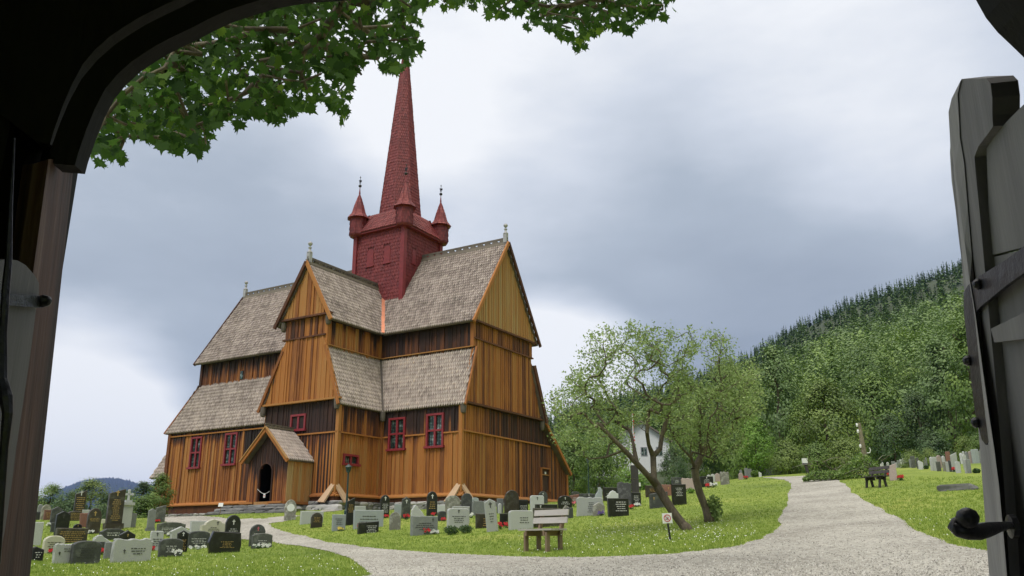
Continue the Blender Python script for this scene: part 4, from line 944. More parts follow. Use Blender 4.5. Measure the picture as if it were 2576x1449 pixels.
L = [
# left cluster
('A',70,205,635,990,'rect','light','pale grey block stone cut off by the brown gate post',None,None),
('A',142,212,365,595,'arch','grey','slim round-topped grey stone at far left by the hedge',None,None),
('A',205,345,370,590,'arch','lichen','broad round-topped lichened grey stone by the hedge at far left',None,None),
('A',120,190,480,605,'rect','dark','small dark block beside the gate post in the back row',None,None),
('A',250,380,450,605,'rect','red','squat reddish brown block with gilt lettering at back left',(G_,.8,.3,3,.7),None),
('A',350,510,400,660,'peak','dark','dark peaked stone behind the black peaked one at back left',None,None),
('A',350,425,640,790,'rect','dark','low dark block half hidden left of the black peaked stone',None,None),
('A',412,612,465,838,'peak','black','tall black peaked stone with faint cross in the left cluster',None,'darklet'),
('A',690,850,150,600,'slantR','brown','tall brown-black obelisk with white cross and gilt lines in front of the round bush',(G_,.78,.2,9,.75),(0,.9,Wt)),
('A',598,832,470,615,'shoulder','brown','broad dark base stone with gilt lettering below the brown-black obelisk',(G_,.85,.2,5,.8),None),
('A',820,930,450,600,'rect','pale','white-topped stone behind the reddish slab',None,None),
('A',798,925,500,716,'rect','red','plain reddish slab leaning beside the dark arched stone',None,None),
('A',890,1092,425,812,'arch','brown','dark arched stone with two gilt lines at left of tall obelisk',(G_,.64,.5,3,.8),'gold'),
('A',692,820,660,800,'arch','black','little black round-topped stone behind the wide black slab',None,'gold'),
('A',433,880,725,950,'rect','brown','wide flat-topped black slab with three columns of gilt lettering',(G_,.82,.12,6,.85),None),
('A',1165,1440,130,742,'slantR','brown','tallest dark obelisk with gilt lettering on a dark plinth',(G_,.75,.22,11,.6),(0,.89,G_)),
('A',1535,1640,505,716,'rect','grey','grey oblong stone right of the white pillar with a cross',None,None),
('A',1095,1465,735,905,'wide','dark','wide dark hexagonal slab with white lettering below the tallest obelisk',(Wt,.75,.4,2,.6),(.1,.5,Wt)),
('A',1378,1615,760,1000,'peak','black','small black house-shaped stone with gilt cross in the left cluster',None,(0,.72,G_)),
('A',975,1305,830,1030,'drop','light','low pale drop-shaped stone in the middle of the left cluster',None,None),
('A',1062,1165,930,1110,'rect','dark','dark block under the pale drop-shaped stone with red flowers',None,None),
('A',1155,1320,935,1192,'rect','grey','plain grey slab left of the large pale slab with a plant',None,None),
('A',1275,1862,885,1235,'rough','light','large pale grey rough slab with carved cross and a plant before it',(Dk,.66,.35,3,.4,.12),(-.22,.5,Dk)),
('A',660,1085,915,1265,'low','dark','dark grey slab with curved top and a clump of white flowers in front',(Dk,.75,.3,5,.75),None),
('A',382,672,955,1260,'rough','light','pale grey slab with a black iron cross and red flowers in front',(Dk,.8,.6,2,.5,.2),(-.22,.55,'iron')),
('A',235,542,840,1105,'curl','cream','pale beige stone with rounded right shoulder behind the iron cross slab',(Dk,.7,.3,4,.7),None),
('A',60,235,1000,1225,'slantL','black','black slanting slab with red flowers right beside the gate post',(Wt,.7,.3,3,.6),None),
('A',1795,1930,430,768,'peak','grey','slender grey peaked stone on a plinth near the nave corner',None,None),
('B',95,290,175,512,'slantR','olive','olive stone with swept shoulder beside the nave corner',None,None),
('B',-10,242,675,1050,'soft','light','pale upright stone with fine dark lettering and red flowers, left of the gravel',(Dk,.66,.25,4,.75),(0,.84,Dk)),
('A',1128,1205,590,655,'rect','cream','tiny cream block low in the grass left of the tallest obelisk',None,None),
('B',145,672,505,735,'shoulder','olive','wide olive-grey stone with curved shoulders and white lettering by the gravel',(Wt,.6,.15,4,.5,-.12),None),
('B',400,765,590,850,'gable','light','pale house-shaped stone with roof moulding behind a black peaked one',None,None),
('B',505,722,660,1088,'peak','black','narrow black peaked stone with pale cross and gilt column of lettering',(G_,.62,.15,7,.5,.08),(0,.84,Wt)),
('B',165,615,815,1175,'low','dark','dark grey slab with convex top in front of the narrow black peaked stone',(Wt,.66,.3,4,.55),None),
('B',725,1140,675,1002,'low','dark','dark stone with carved leaf border along its curved top',(Wt,.62,.3,4,.75),None),
('B',768,1085,480,800,'rect','light','plain pale grey slab behind the cream stepped stone',None,None),
('B',968,1445,445,860,'step','cream','cream stone with stepped top beside the dark arched one',(Dk,.66,.45,3,.5),(.15,.82,Dk)),
('B',1438,1732,365,900,'arch','black','dark arched stone with grey border at the gravel edge',(Wt,.55,.35,3,.6),(0,.75,Wt)),
('B',1110,1752,680,1098,'hex','black','large black hexagonal slab with gilt panel and yellow flowers',(G_,.58,.28,5,.42,.06),None),
('B',1918,2222,545,962,'arch','dark','dark arched stone with pinkish cross standing in the grass corner',(Wt,.62,.5,2,.7),(0,.8,'pinkflower')),
('B',1965,2362,720,1008,'low','olive','low dark slab in front of the dark arched stone with pinkish cross',(Wt,.6,.4,2,.5),None),
# middle
('C',125,572,500,738,'rect','light','pale square-cut stone behind the dark oval-headed one',None,None),
('C',325,556,525,822,'arch','brown','dark oval-headed stone with gilt text and red flowers, left of the lamp',(G_,.75,.4,4,.6),None),
('C',735,1005,565,878,'rect','blue','blue-grey slab just in front of the lamp post',(Dk,.8,.4,4,.7),None),
('C',1005,1168,235,772,'slantR','black','tall black obelisk with gilt text right of the lamp post',(G_,.78,.48,7,.75),None),
('C',1165,1395,400,600,'rect','light','pale slab behind the wide grey slab near the tall black obelisk',None,None),
('C',1150,1738,480,822,'rect','blue','wide grey slab with carved lettering near the tall black obelisk',(Dk,.75,.3,3,.8),None),
('C',1232,1648,690,922,'slantR','black','low black slanted slab with white script and red flowers',(Wt,.7,.1,5,.5,.14),None),
('C',1665,1852,185,605,'arch','black','slim black arched stone with white cross in front of the foundation wall',(Wt,.62,.22,8,.75),(0,.84,Wt)),
('C',1848,2072,515,862,'arch','lichen','mottled lichen-covered round-topped stone in the middle rows',None,None),
('C',1945,2085,360,592,'rect','blue','small blue-grey block behind the mottled round-topped stone',None,None),
('C',2078,2258,225,640,'peak','dark','dark narrow peaked stone with red flowers near the foundation wall',None,'whitelet'),
('C',2205,2262,330,600,'rect','grey','thin grey slab behind the dark narrow peaked stone',None,None),
('C',2262,2540,385,680,'drop','pale','pale stone with a round hole and swept shape behind the wide granite slab',None,None),
('D',-118,422,700,1062,'rect','grey','wide grey granite slab with white flowers along its foot',(Dk,.7,.3,4,.8),(.3,.82,Dk)),
('D',198,412,220,692,'arch','black','tall black arched stone with white cross, red flowers at its foot',(G_,.62,.3,4,.7),(0,.8,Wt)),
('D',555,852,300,640,'curl','lichen','lichened grey stone with rounded shoulders by the fresh timber cover',None,None),
('D',405,582,480,620,'rect','pale','low white slab right of the tall black arched stone',None,None),
('D',408,592,600,792,'low','dark','small dark arched stone with red flowers left of the pale blue slab',None,None),
('D',690,1040,510,850,'rect','light','grey slab standing directly behind the pale blue slab',None,None),
('D',588,1020,550,925,'soft','pale','pale blue-white slab with dark cross and clipped green plants before it',(Dk,.66,.3,4,.7),(0,.86,Dk)),
('D',870,1085,255,672,'shoulder','dark','dark round-shouldered stone behind the pale blue slab',None,'darklet'),
('D',1068,1405,400,682,'rough','grey','wide rough grey slab left of the pale leaning pillar',None,None),
('D',1142,1402,650,932,'rect','brown','low brown-black slab with gilt lettering beside the pale leaning pillar',(G_,.75,.2,4,.4,.25),None),
('D',1555,1692,360,640,'rect','grey','grey oblong stone behind the pale leaning pillar',None,None),
('D',1580,1656,450,650,'arch','pale','small pale round-topped stone peeping out behind the leaning pillar',None,None),
('D',1700,1992,195,640,'arch','brown','tall brown-black round-topped stone in the middle rows',None,'darklet'),
('D',1968,2168,380,620,'rect','black','black slab with white lettering right of the tall brown-black stone',(Wt,.6,.25,4,.75),None),
('D',1985,2285,260,430,'rect','black','wide black slab with white lettering near the gable wall',(Wt,.8,.2,3,.6),None),
('D',2202,2482,300,640,'soft','pale','white stone with rounded corners and small dark cross behind the bench',None,(0,.84,Dk)),
('D',2355,2548,220,462,'arch','dark','dark arched stone close to the gable wall',None,'whitelet'),
('D',1612,1782,645,902,'rect','black','black slab with red flowers between pillar and tree-carved slab',None,None),
('D',1782,2275,590,952,'soft','pale','pale rough slab carved with a tree, left of the bench',(Dk,.7,.35,3,.55,.1),None),
('D',1055,1215,340,420,'low','blue','low blue-grey stone near the foundation wall',None,None),
('D',2300,2745,470,760,'rect','black','black slab with white cross behind the dark slab at the bench',None,(-.3,.86,Wt)),
('D',2258,2822,545,905,'rect','brown','dark flat-topped slab directly behind the bench',(G_,.8,.6,1,.2),None),
# right of the bench
('E',440,570,640,842,'rect','dark','dark slanting block right of the bench',None,None),
('E',342,530,590,842,'boulder','lichen','rough grey boulder stone right of the bench',None,None),
('E',262,545,405,655,'curl','black','black curved stone with white ornament above the bench',(Wt,.6,.35,2,.6),(0,.8,Wt)),
('E',260,482,315,500,'shoulder','dark','dark stone framed in grey by the end of the church',(Wt,.6,.35,2,.6),None),
('E',478,572,215,420,'rect','pale','pale upright block with grey side just right of the church',None,None),
('E',528,692,325,480,'low','dark','small framed dark stone right of the church',None,None),
('E',485,692,375,560,'slantR','red','reddish rough stone with white lettering and pink flowers in front',(Wt,.7,.3,3,.6),None),
('E',680,990,370,560,'rect','dark','dark flat slab behind the white rough-edged slab',None,(.1,.85,Wt)),
('E',622,1152,430,788,'rough','light','white rough-edged slab with engraved branch',(Dk,.75,.2,6,.35,.05),None),
('E',968,1158,240,640,'swan','blue','pale sculpted stone with wavy outline',None,None),
('E',1140,1435,250,505,'rect','black','black three-part slab with grey top panels',(Wt,.6,.2,4,.8),None),
('E',940,1182,530,792,'peak','lichen','small house-shaped rough stone with black plate',(G_,.5,.2,3,.3,.05),None),
('E',1222,1448,305,632,'step','pale','white stone with rounded finial behind the black slab',None,None),
('E',1425,1708,140,600,'stub','bark','big dark rough stone shaped like a stump',None,None),
('E',1228,1648,455,805,'rect','black','black slab with grey left edge and white script',(Wt,.85,.3,5,.55,.12),None),
('E',1690,1882,340,612,'rect','black','black slab with pale top and white flowers right of the stump-like stone',(Wt,.8,.3,5,.6),None),
('E',1712,1820,150,345,'arch','pale','slender pale round-topped stone beside a white stake',None,None),
('E',1960,2242,210,425,'rect','brown','brown-black slab with gilt script behind the leaning trunk',(G_,.75,.45,3,.6),None),
('E',2038,2402,325,642,'slantR','dark','dark slab with gilt leaf ornament half behind the leaning trunk',None,(-.28,.6,G_)),
('E',2235,2482,190,415,'rough','red','red-brown granite stone with gilt cross between the trunks',None,(.2,.7,G_)),
('F',412,702,390,792,'rect','black','tall flat black slab with white lettering between the two trunks',(Wt,.85,.45,6,.5),None),
('F',408,605,258,480,'rect','dark','dark stone behind the tall flat black slab',(Wt,.8,.5,3,.5),None),
('F',602,852,270,512,'rough','pink','pink granite slab left of the second trunk',None,None),
('F',955,1218,240,442,'rect','black','black slab with two white columns and red flowers on the slope',(Wt,.75,.35,4,.5),(0,.86,Wt)),
('F',1088,1165,205,320,'arch','pale','pale round top behind the black slab with white columns',None,None),
('F',1162,1255,192,345,'arch','pale','pale upright stone right of the white-columned slab',None,None),
('F',1245,1348,175,340,'peak','pink','pinkish stone left of the rough grey boulder stone on the slope',None,None),
('F',1348,1525,145,398,'rough','lichen','rough grey boulder-like stone at the crest right of the second trunk',None,None),
('F',1700,1795,172,300,'arch','pink','small pinkish round-topped stone with red flowers on the crest',None,None),
('F',1722,1778,112,260,'arch','grey','small grey stone just behind the pinkish one on the crest',None,None),
('F',1818,1888,78,255,'rect','grey','slender grey upright slab on the crest',None,None),
('F',1885,1958,95,255,'rect','grey','second slender grey slab next to the round bush',None,None),
('F',2092,2148,155,250,'slantL','pale','white leaning slab right of the round bush on the crest',None,None),
('G',1738,1908,470,856,'slantR','pink','pinkish grey stone behind the dark bench with red flowers',None,None),
]
for a in L:
    reg, x0, x1, y0, y1, shape, mat, label = a[:8]
    pl = .17 if 'plinth' in label else None
    stone(reg, x0, x1, y0, y1, shape, mat, label, a[8], a[9], plinth=pl, lean=(-4 if 'leaning beside' in label else 0))
stone('D',1368,1600,360,998,'peak','light','tall pale grey peaked pillar leaning left beside red flowers',(Dk,.6,.3,4,.4),(0,.82,Dk), lean=-6)
# far rows on the right: narrow, seen from the side
FAR = [('G',1285,1350,480,590,'soft','pale','pale stone at the foot of the brush pile'),('G',1522,1562,478,570,'arch','pale','small pale stone left above the dark bench'),('G',1556,1602,448,570,'arch','pale','small pale round-topped stone above the dark bench back'),
('G',1668,1732,440,600,'arch','light','light stone right above the dark bench back'),('G',1782,1872,422,572,'soft','grey','broad grey stone behind the pinkish one in the far rows'),('G',1868,1912,448,560,'arch','light','narrow light stone left in the far row'),
('G',1905,1976,400,558,'soft','grey','grey stone second in the far row'),('G',1970,2022,380,556,'rect','pale','bright white narrow stone in the far row'),('G',2032,2122,350,556,'soft','light','broad light stone right of the bright white one'),
('G',2180,2230,375,566,'rect','grey','narrow grey stone right of the small red flowers in the far row'),('G',2225,2330,300,572,'soft','olive','tall olive stone in the far row'),('G',2355,2412,340,582,'soft','olive','thin olive stone right of the tall olive one'),
('H',255,330,505,772,'soft','olive','slim olive stone left of the leaning white one'),('H',300,425,572,792,'slantL','pale','white leaning pointed stone in the far row'),('H',425,465,560,670,'rect','grey','small grey stone behind the dark shrub in the far row'),
('H',468,515,500,668,'arch','grey','lone slim grey round-topped stone in the far row'),('H',598,692,480,822,'arch','pale','bright white rounded stone leading the dense row'),('H',682,782,482,826,'soft','light','light grey stone next to the bright white rounded one'),
('H',752,862,595,838,'rect','olive','brown-grey stone front of the dense row'),('H',760,885,440,760,'arch','pink','rosy round-topped stone behind the brown-grey one'),('H',905,992,455,800,'arch','pale','white arched stone in the middle of the dense row'),
('H',905,985,600,840,'soft','lichen','mottled low stone before the white arched one'),('H',985,1060,600,850,'soft','light','light speckled stone left of the reddish pillar'),('H',1008,1128,350,800,'soft','red','tall reddish pillar stone with grey cap'),
('H',1062,1146,570,852,'rect','dark','dark grey stone in front of the reddish pillar'),('H',1130,1290,370,850,'slantR','light','tall light stone with weathered slanting top'),('H',1225,1352,600,882,'soft','light','low light stone closing the dense row'),
('H',1322,1402,385,556,'arch','pale','white round stone in the upper right rows'),('H',1385,1440,345,480,'arch','light','small light stone behind the white round one'),('H',1445,1530,350,490,'arch','grey','grey round stone upper right'),
('H',1418,1518,420,800,'arch','pale','white arched stone with wide head upper right'),('H',1445,1542,545,888,'soft','light','light upright stone of the front pair'),('H',1515,1612,540,888,'rect','grey','grey upright stone of the front pair'),
('H',1530,1612,340,482,'arch','pink','mauve round stone upper right'),('H',1600,1702,300,480,'soft','blue','blue-grey stone upper right'),('H',1608,1672,370,622,'arch','pale','pale arched stone left of the low pale one upper right'),
('H',1650,1732,430,640,'soft','pale','pale low stone in front of the blue-grey one upper right'),('H',1698,1792,290,525,'soft','blue','tall blue-grey stone upper right near the hedge'),('H',1738,1832,340,528,'soft','grey','grey stone beside the white wooden cross'),
('H',1888,1992,468,690,'rect','pink','brownish stone right below the white wooden cross'),('H',1990,2050,470,680,'rect','grey','slim grey stone beside the gate leaf'),('H',1955,2030,300,470,'soft','cream','cream stone near the gate leaf'),('H',2040,2115,310,470,'boulder','pale','pale rock-shaped stone next to the gate leaf'),('H',2030,2110,195,330,'arch','grey','grey round stone highest beside the gate leaf')]
for a in FAR: stone(*a, phi=30)
# tall white pillar with a stone cross, and the round medallion stone
e, w_, tt, h_ = stone('A',1398,1562,350,716,'rect','pale','white stone pillar crowned by a small stone cross', t=.3, phi=15)
mb = MB(); mb.box((0,0,h_-.02),(w_*1.22,.4,.10)); mb.box((0,0,h_+.06),(w_*.7,.28,.10)); mb.build('cap', ST['pale'], e)
mb = MB(); mb.box((0,0,h_+.28),(.07,.07,.36)); mb.box((0,0,h_+.33),(.26,.07,.07))
for q in ((0,h_+.47),(-.13,h_+.33),(.13,h_+.33)): mb.lathe((q[0],0,q[1]),[(.045,-.04),(.045,.04)],8,axis=Matrix.Rotation(PI/2,3,'X'))
mb.build('stone_cross', ST['pale'], e)
e, w_, tt, h_ = stone('P',662,832,1135,1412,'round','lichen','round-headed grey stone with white medallion beside the porch steps', t=.16, phi=8)
mb = MB(); mb.lathe((0,-tt/2-.005,h_*.62),[(w_*.31,-.015),(w_*.31,.015)],20,axis=Matrix.Rotation(PI/2,3,'X')); mb.build('medallion', M['paint_white'], e)
mb = MB(); mb.box((0,0,.10),(w_*.86,.3,.22)); mb.build('plinth', ST['lichen'], e)
# flowers -----------------------------------------------------------
def flowers(reg, x0, x1, y0, y1, col, label, n=None, green='plantgreen'):
    r = random.Random(hash_(label)); u0, v0 = UV(reg, x0, y0); u1, v1 = UV(reg, x1, y1); uc = (u0+u1)/2; p = G(uc, v1 + .5); d = math.hypot(p.x, p.y)
    dep = (p - Vector((0,0,E))).dot(Fc); w_ = (u1-u0)*dep/FPX; h_ = max(.12, W(uc, v0, d).z - p.z); az = math.atan2(p.x, p.y)
    e = empty('flowers', p, -az, label, 'flowers', 'flowers planted at the graves'); n = n or max(8, int(w_*60)); g = MB(); f = MB()
    for i in range(n*5):
        x = r.gauss(0, w_*.22); y = r.gauss(0, .07) ; z = abs(r.gauss(h_*.35, h_*.25)); s = r.uniform(.02,.05); R = Matrix.Rotation(r.uniform(0,6.28),3,'Z') @ Matrix.Rotation(r.uniform(-1.2,1.2),3,'X')
        g.add([Vector((x,y,z))+R@Vector(q) for q in ((-s,0,0),(0,-s*.5,0),(s,0,0),(0,s*.5,s*.4))], [(0,1,2,3)])
    g.build('leaves', M[green], e)
    for c in (col if isinstance(col, tuple) else (col,)):
        f = MB()
        for i in range(n):
            x = r.uniform(-w_*.46, w_*.46); z = h_*r.uniform(.45,.95); y = r.uniform(-.09,.02) - .03; s = r.uniform(.025,.042)
            for k in range(5):
                a = k*1.256 + r.random(); q = Vector((x+math.cos(a)*s*.6, y-.01, z+math.sin(a)*s*.6)); f.add([q+Vector((-s*.6,0,0)), q+Vector((0,-s*.4,-s*.5)), q+Vector((s*.6,0,0)), q+Vector((0,-s*.2,s*.6))], [(0,1,2,3)])
        f.build('petals', M[c], e)
    return e
for a in [('A',468,590,1095,1200,'redflower','red flowers before the pale slab with the iron cross'),('A',620,668,1095,1190,'redflower','few red flowers squeezed left of the dark grey curved slab'),('A',335,410,1050,1112,'redflower','orange-red flowers at the foot of the pale beige stone'),
 ('A',62,150,1090,1215,'redflower','red flowers before the black slanting slab at the gate post'),('A',1065,1160,1030,1130,'redflower','red flowers under the pale drop-shaped stone'),('A',775,915,1190,1240,'whiteflower','white flowers at the foot of the dark grey curved slab'),
 ('A',925,1005,765,812,'whiteflower','white flowers below the dark arched stone with gilt lines'),('A',300,370,640,700,'whiteflower','white flowers left of the black peaked stone'),('A',110,215,700,745,'whiteflower','white flowers at the pale block by the gate post'),
 ('B',0,95,985,1055,'redflower','red flowers before the pale upright stone near the gravel'),('B',0,70,590,660,'redflower','red flowers on the plinth of the slender grey peaked stone'),('B',95,200,465,515,'redflower','dull red flowers before the olive stone at the nave corner'),
 ('B',330,425,690,790,'whiteflower','white flowers beside the olive-grey stone with white lettering'),('C',1235,1400,735,900,'redflower','red flowers on the left of the low black slanted slab'),('C',1730,1850,570,632,'redflower','bright red row of flowers below the slim black arched stone'),
 ('C',1060,1160,670,740,'redflower','red flowers at the foot of the tall black obelisk by the lamp'),('C',380,540,735,800,'redflower','red flowers at the dark oval-headed stone'),('C',2120,2240,555,665,'redflower','red flowers before the dark narrow peaked stone'),
 ('C',850,960,830,880,'yellowflower','pale yellow flowers at the foot of the blue-grey slab'),('D',285,375,630,705,'redflower','red flowers on top edge before the tall black arched stone'),('D',150,260,935,1055,'redflower','red flowers in the middle of the grey granite slab\'s foot'),
 ('D',0,150,985,1058,'whiteflower','white flower row left at the grey granite slab'),('D',290,440,975,1045,'whiteflower','white flower row right at the grey granite slab'),('D',490,580,730,795,'redflower','red flowers before the small dark arched stone'),
 ('D',1140,1220,575,660,'redflower','red flowers above the low brown-black slab'),('D',1590,1670,820,950,'redflower','red flowers right of the leaning pale pillar'),('D',1700,1775,805,930,'redflower','red flowers before the black slab by the pillar'),
 ('D',1955,2080,785,925,'redflower','red flowers before the tree-carved slab'),('D',2145,2200,810,925,'redflower','single red flower tuft right before the tree-carved slab'),('D',1040,1095,640,730,'whiteflower','white flowers right of the pale blue slab'),
 ('E',500,625,515,615,'pinkflower','pink flowers before the reddish rough stone'),('E',1640,1745,570,665,'redflower','dark red flowers right of the black script slab'),('E',1740,1870,555,615,'whiteflower','white flowers at the foot of the black slab with pale top'),
 ('E',1050,1150,700,790,'purpleflower','lilac flowers before the house-shaped rough stone'),('F',1055,1190,375,462,'redflower','large red flower clump before the white-columned slab'),('F',1150,1290,365,455,'whiteflower','white flowers next to the large red clump on the slope'),
 ('F',1795,1890,235,295,'redflower','red flowers on the crest beside the pinkish stone'),('F',515,560,680,745,'redflower','red lantern-like flowers at the tall flat black slab'),('F',635,690,725,775,'purpleflower','purple flowers at the foot of the tall flat black slab'),
 ('G',1900,2060,735,855,'redflower','red flowers right of the pinkish stone by the dark bench'),('G',1678,1725,670,760,'redflower','red flowers between the dark bench and the pinkish stone'),('G',2130,2190,490,550,'redflower','small red flowers in the far row'),
 ('H',1145,1190,735,855,'redflower','red flowers in the dense far row'),('H',1875,1940,385,460,'redflower','orange-red flowers near the white wooden cross'),('B',1990,2330,985,1012,'whiteflower','white leafy flowers before the low dark slab')]:
    flowers(*a)
flowers('B',1310,1680,930,1085,('yellowflower','whiteflower'),'yellow and white flowers before the large black hexagonal slab', 22)
flowers('B',390,620,1040,1165,'whiteflower','silvery plants before the dark grey convex slab', 8, 'silverleaf')
flowers('B',760,1080,950,1035,'whiteflower','silvery plants before the leaf-bordered dark stone', 8, 'silverleaf')
def shrub(reg, x0, x1, y0, y1, mat, label, n=500, name='shrub', s=(.02,.045), cat='shrub', rmax=75):
    r = np.random.RandomState(hash_(label) % 99991); u0, v0 = UV(reg, x0, y0); u1, v1 = UV(reg, x1, y1); uc = (u0+u1)/2; p = G(uc, v1, rmax); d = math.hypot(p.x, p.y)
    dep = (p - Vector((0,0,E))).dot(Fc); w_ = (u1-u0)*dep/FPX; h_ = max(.1, W(uc, v0, d).z - p.z)
    c = r.normal(0, 1, (n, 3)); c /= np.linalg.norm(c, axis=1)[:, None]; c *= r.uniform(.35, 1.08, (n, 1)); c = c * [w_/2, w_*.4, h_*.52] + [0, 0, h_*.5]; c[:, 2] = np.abs(c[:, 2])
    e = link(name, leafmesh(name, c, r.uniform(s[0], s[1], n)*1.0, M[mat], r), loc=p); tag(e, label, cat); return e
def facing(nrm, r):
    nv = nrm/(np.linalg.norm(nrm, axis=1)[:, None]+1e-9) + r.normal(0, .24, nrm.shape); nv /= np.linalg.norm(nv, axis=1)[:, None]+1e-9
    d1 = np.cross(nv, r.normal(0, 1, nrm.shape)); d1 /= np.linalg.norm(d1, axis=1)[:, None]+1e-9; return d1, np.cross(nv, d1)
def leafmesh(name, c, s, mat, r, asp=.55, tone=None, droop=0, nrm=None):
    n = len(c); d1 = r.normal(0, 1, (n, 3)); d1[:, 2] -= droop; d1 /= np.linalg.norm(d1, axis=1)[:, None]; d2 = r.normal(0, 1, (n, 3)); d2 = np.cross(d1, d2); d2 /= np.linalg.norm(d2, axis=1)[:, None] + 1e-9
    if nrm is not None: d1, d2 = facing(nrm, r)
    s = np.asarray(s).reshape(-1, 1)
    V = np.stack([c - d1*s, c - d2*s*asp, c + d1*s, c + d2*s*asp], 1).reshape(-1, 3); F = np.arange(4*n).reshape(n, 4)
    t = np.repeat(r.uniform(.15, .85, n) if tone is None else tone, 4)
    return npmesh(name, V, F, mat, t)
shrub('D',530,830,885,1060,'l_dark','dark clipped green plant left before the pale blue slab', 900, 'grave_plant', (.015,.03), 'plant')
shrub('D',820,1100,870,1030,'l_dark','green plant with red berries right before the pale blue slab', 800, 'grave_plant', (.015,.03), 'plant')
shrub('A',1530,1705,1050,1220,'l_olive','green bushy plant before the large pale rough slab', 500, 'grave_plant', (.02,.04), 'plant')
shrub('F',1948,2108,125,255,'l_mid','round clipped bush among stones on the crest', 900, 'shrub', (.04,.08))
shrub('H',1650,1812,780,885,'l_dark','small round green bush beside the front pair of stones', 500, 'shrub', (.03,.06))
shrub('H',425,550,700,785,'l_dark','low dark shrub behind the leaning white stone', 300, 'shrub', (.03,.06))
shrub('F',1090,1395,610,1110,'l_apple','leafy shoots sprouting beside the second tree trunk', 520, 'shrub', (.04,.07))
shrub('F',690,860,460,570,'l_bright','low green plant before the pink granite slab', 300, 'grave_plant', (.02,.05), 'plant')
# white wooden cross, white stake, small path sign ------------------------------------
u, v = UV('H',1880,548); p = G(u, v); t0 = W(*UV('H',1822,302), math.hypot(p.x, p.y)); e = empty('wooden_cross', p, 0, 'leaning white wooden cross in the upper right rows', 'cross')
mb = MB(); mb.beam((0,0,-.1), t0-p, .07, .05, (0,1,0)); mb.build('upright', M['paint_white'], e); q = (t0-p)*.70; mb = MB(); mb.beam(q-Vector((.14,0,-.05)), q+Vector((.14,0,-.05)), .05, .06, (0,1,0)); mb.build('crossbar', M['paint_white'], e)
u, v = UV('E',1858,335); p = G(u, v); h0 = W(*UV('E',1850,155), math.hypot(p.x, p.y)).z - p.z; e = empty('grave_stake', p, 0, 'dark stake with bright white top beside the slender pale stone', 'stake')
mb = MB(); mb.box((0,0,h0*.3),(.05,.05,h0*.62)); mb.build('stake', M['iron'], e); mb = MB(); mb.box((0,0,h0*.8),(.10,.05,h0*.4)); mb.build('white_top', M['paint_white'], e)
u, v = UV('G',0,0); 
# stone slab lying in the grass, right
p = G(*UV('H',1255,1300)); az = math.atan2(p.x, p.y); mb = MB(); wd_ = 780*(360/2371)/1.4907*math.hypot(p.x,p.y)/FPX; rock(mb, (0,0,.06), (wd_, .35, .2), 5, .2); rock(mb, (wd_*.2,.05,.05), (wd_*.6, .4, .17), 8, .35)
tag(mb.build('stone_slab', M['rubble'], None, loc=p, rz=-az), 'long low dark kerb stone lying alone in the grass', 'stone')
# ------------------------------------------------------------------ benches, sign, lamps
def bench(loc, rz, Ln, mats, label, k=1.0, splay=0.0, armh=.78):
    e = empty('bench', loc, rz, label, 'bench'); e.scale = (k, k, k); ws, wl = M[mats[0]], M[mats[1]]
    D = .46; sp = Ln/2 - .17
    for i, y in enumerate((-D/2+.05, -D/2+.16, -D/2+.27, -D/2+.38)):
        if i == 0: mb = MB()
        mb.box((0, y, .405), (Ln, .10, .035), tn=.55+rng.uniform(-.1,.1))
    mb.build('seat', ws, e)
    for z, dy in ((.585,.05),(.735,.085)):
        mb = MB(); n = 14; R = Matrix.Rotation(rad(-10), 3, 'X')
        mb.box((0, D/2-.035+dy-.03, z), (Ln+.02, .03, .115), R, .72); mb.build('backrest', ws, e)
    for x in (-sp, sp):
        mb = MB(); mb.beam((x,-D/2+.06,-.03),(x,-D/2+.06-splay,.36) if 0 else (x,-D/2+.06+splay,.36),.05,.09,(0,1,0),.5); mb.build('leg', wl, e)
        mb = MB(); mb.beam((x,D/2-.05,-.03),(x,D/2-.05-splay,.30),.05,.09,(0,1,0),.5); mb.beam((x,D/2-.05-splay,.28),(x,D/2+.07,armh-.06),.05,.075,(0,1,0),.5); mb.build('leg', wl, e)
        mb = MB(); mb.beam((x+.05*(1 if x>0 else -1)*-1,-D/2,.335),(x-.05*(1 if x>0 else -1),D/2+.02,.335),.045,.10,(0,0,1),.45); mb.build('seat_frame', wl, e)
    for x in (-sp, sp):
        mb = MB(); s_ = 1 if x > 0 else -1
        for z in (.36,.31): mb.lathe((x+s_*.03, D/2-.05, z),[(.012,-.008),(.012,.008)],8,axis=Matrix.Rotation(PI/2,3,'Y'))
        mb.build('bolt', M['paint_white'], e)
    return e
p = G(1366, 1386); bench(p, rad(-48), .95, ('benchwood','benchleg'), 'weathered grey plank bench at the edge of the gravel path')
p = G(2205, 1226.5); bench(p, rad(-68), 1.0, ('darkbench','darkbench'), 'small dark brown bench on the grass right of the path', .92, .07)
p = G(1687.5, 1360); d = math.hypot(p.x, p.y); c_ = W(1678.4, 1303.5, d); t_ = W(1680, 1316, d)
e = empty('no_smoking_sign', p, 0, 'small white no smoking sign on a leaning dark post in the grass', 'sign')
mb = MB(); mb.beam((0,0,-.1), (t_-p)+Vector((0,.02,.03)), .035, .035, (0,1,0)); mb.build('post', M['iron'], e)
ws_ = 23.2*d/FPX; R = Matrix.Rotation(rad(-2.5), 3, 'Y'); q = c_ - p; mb = MB(); mb.box(q, (ws_, .008, ws_*1.0), R); pl = mb.build('plate', M['paint_white'], e)
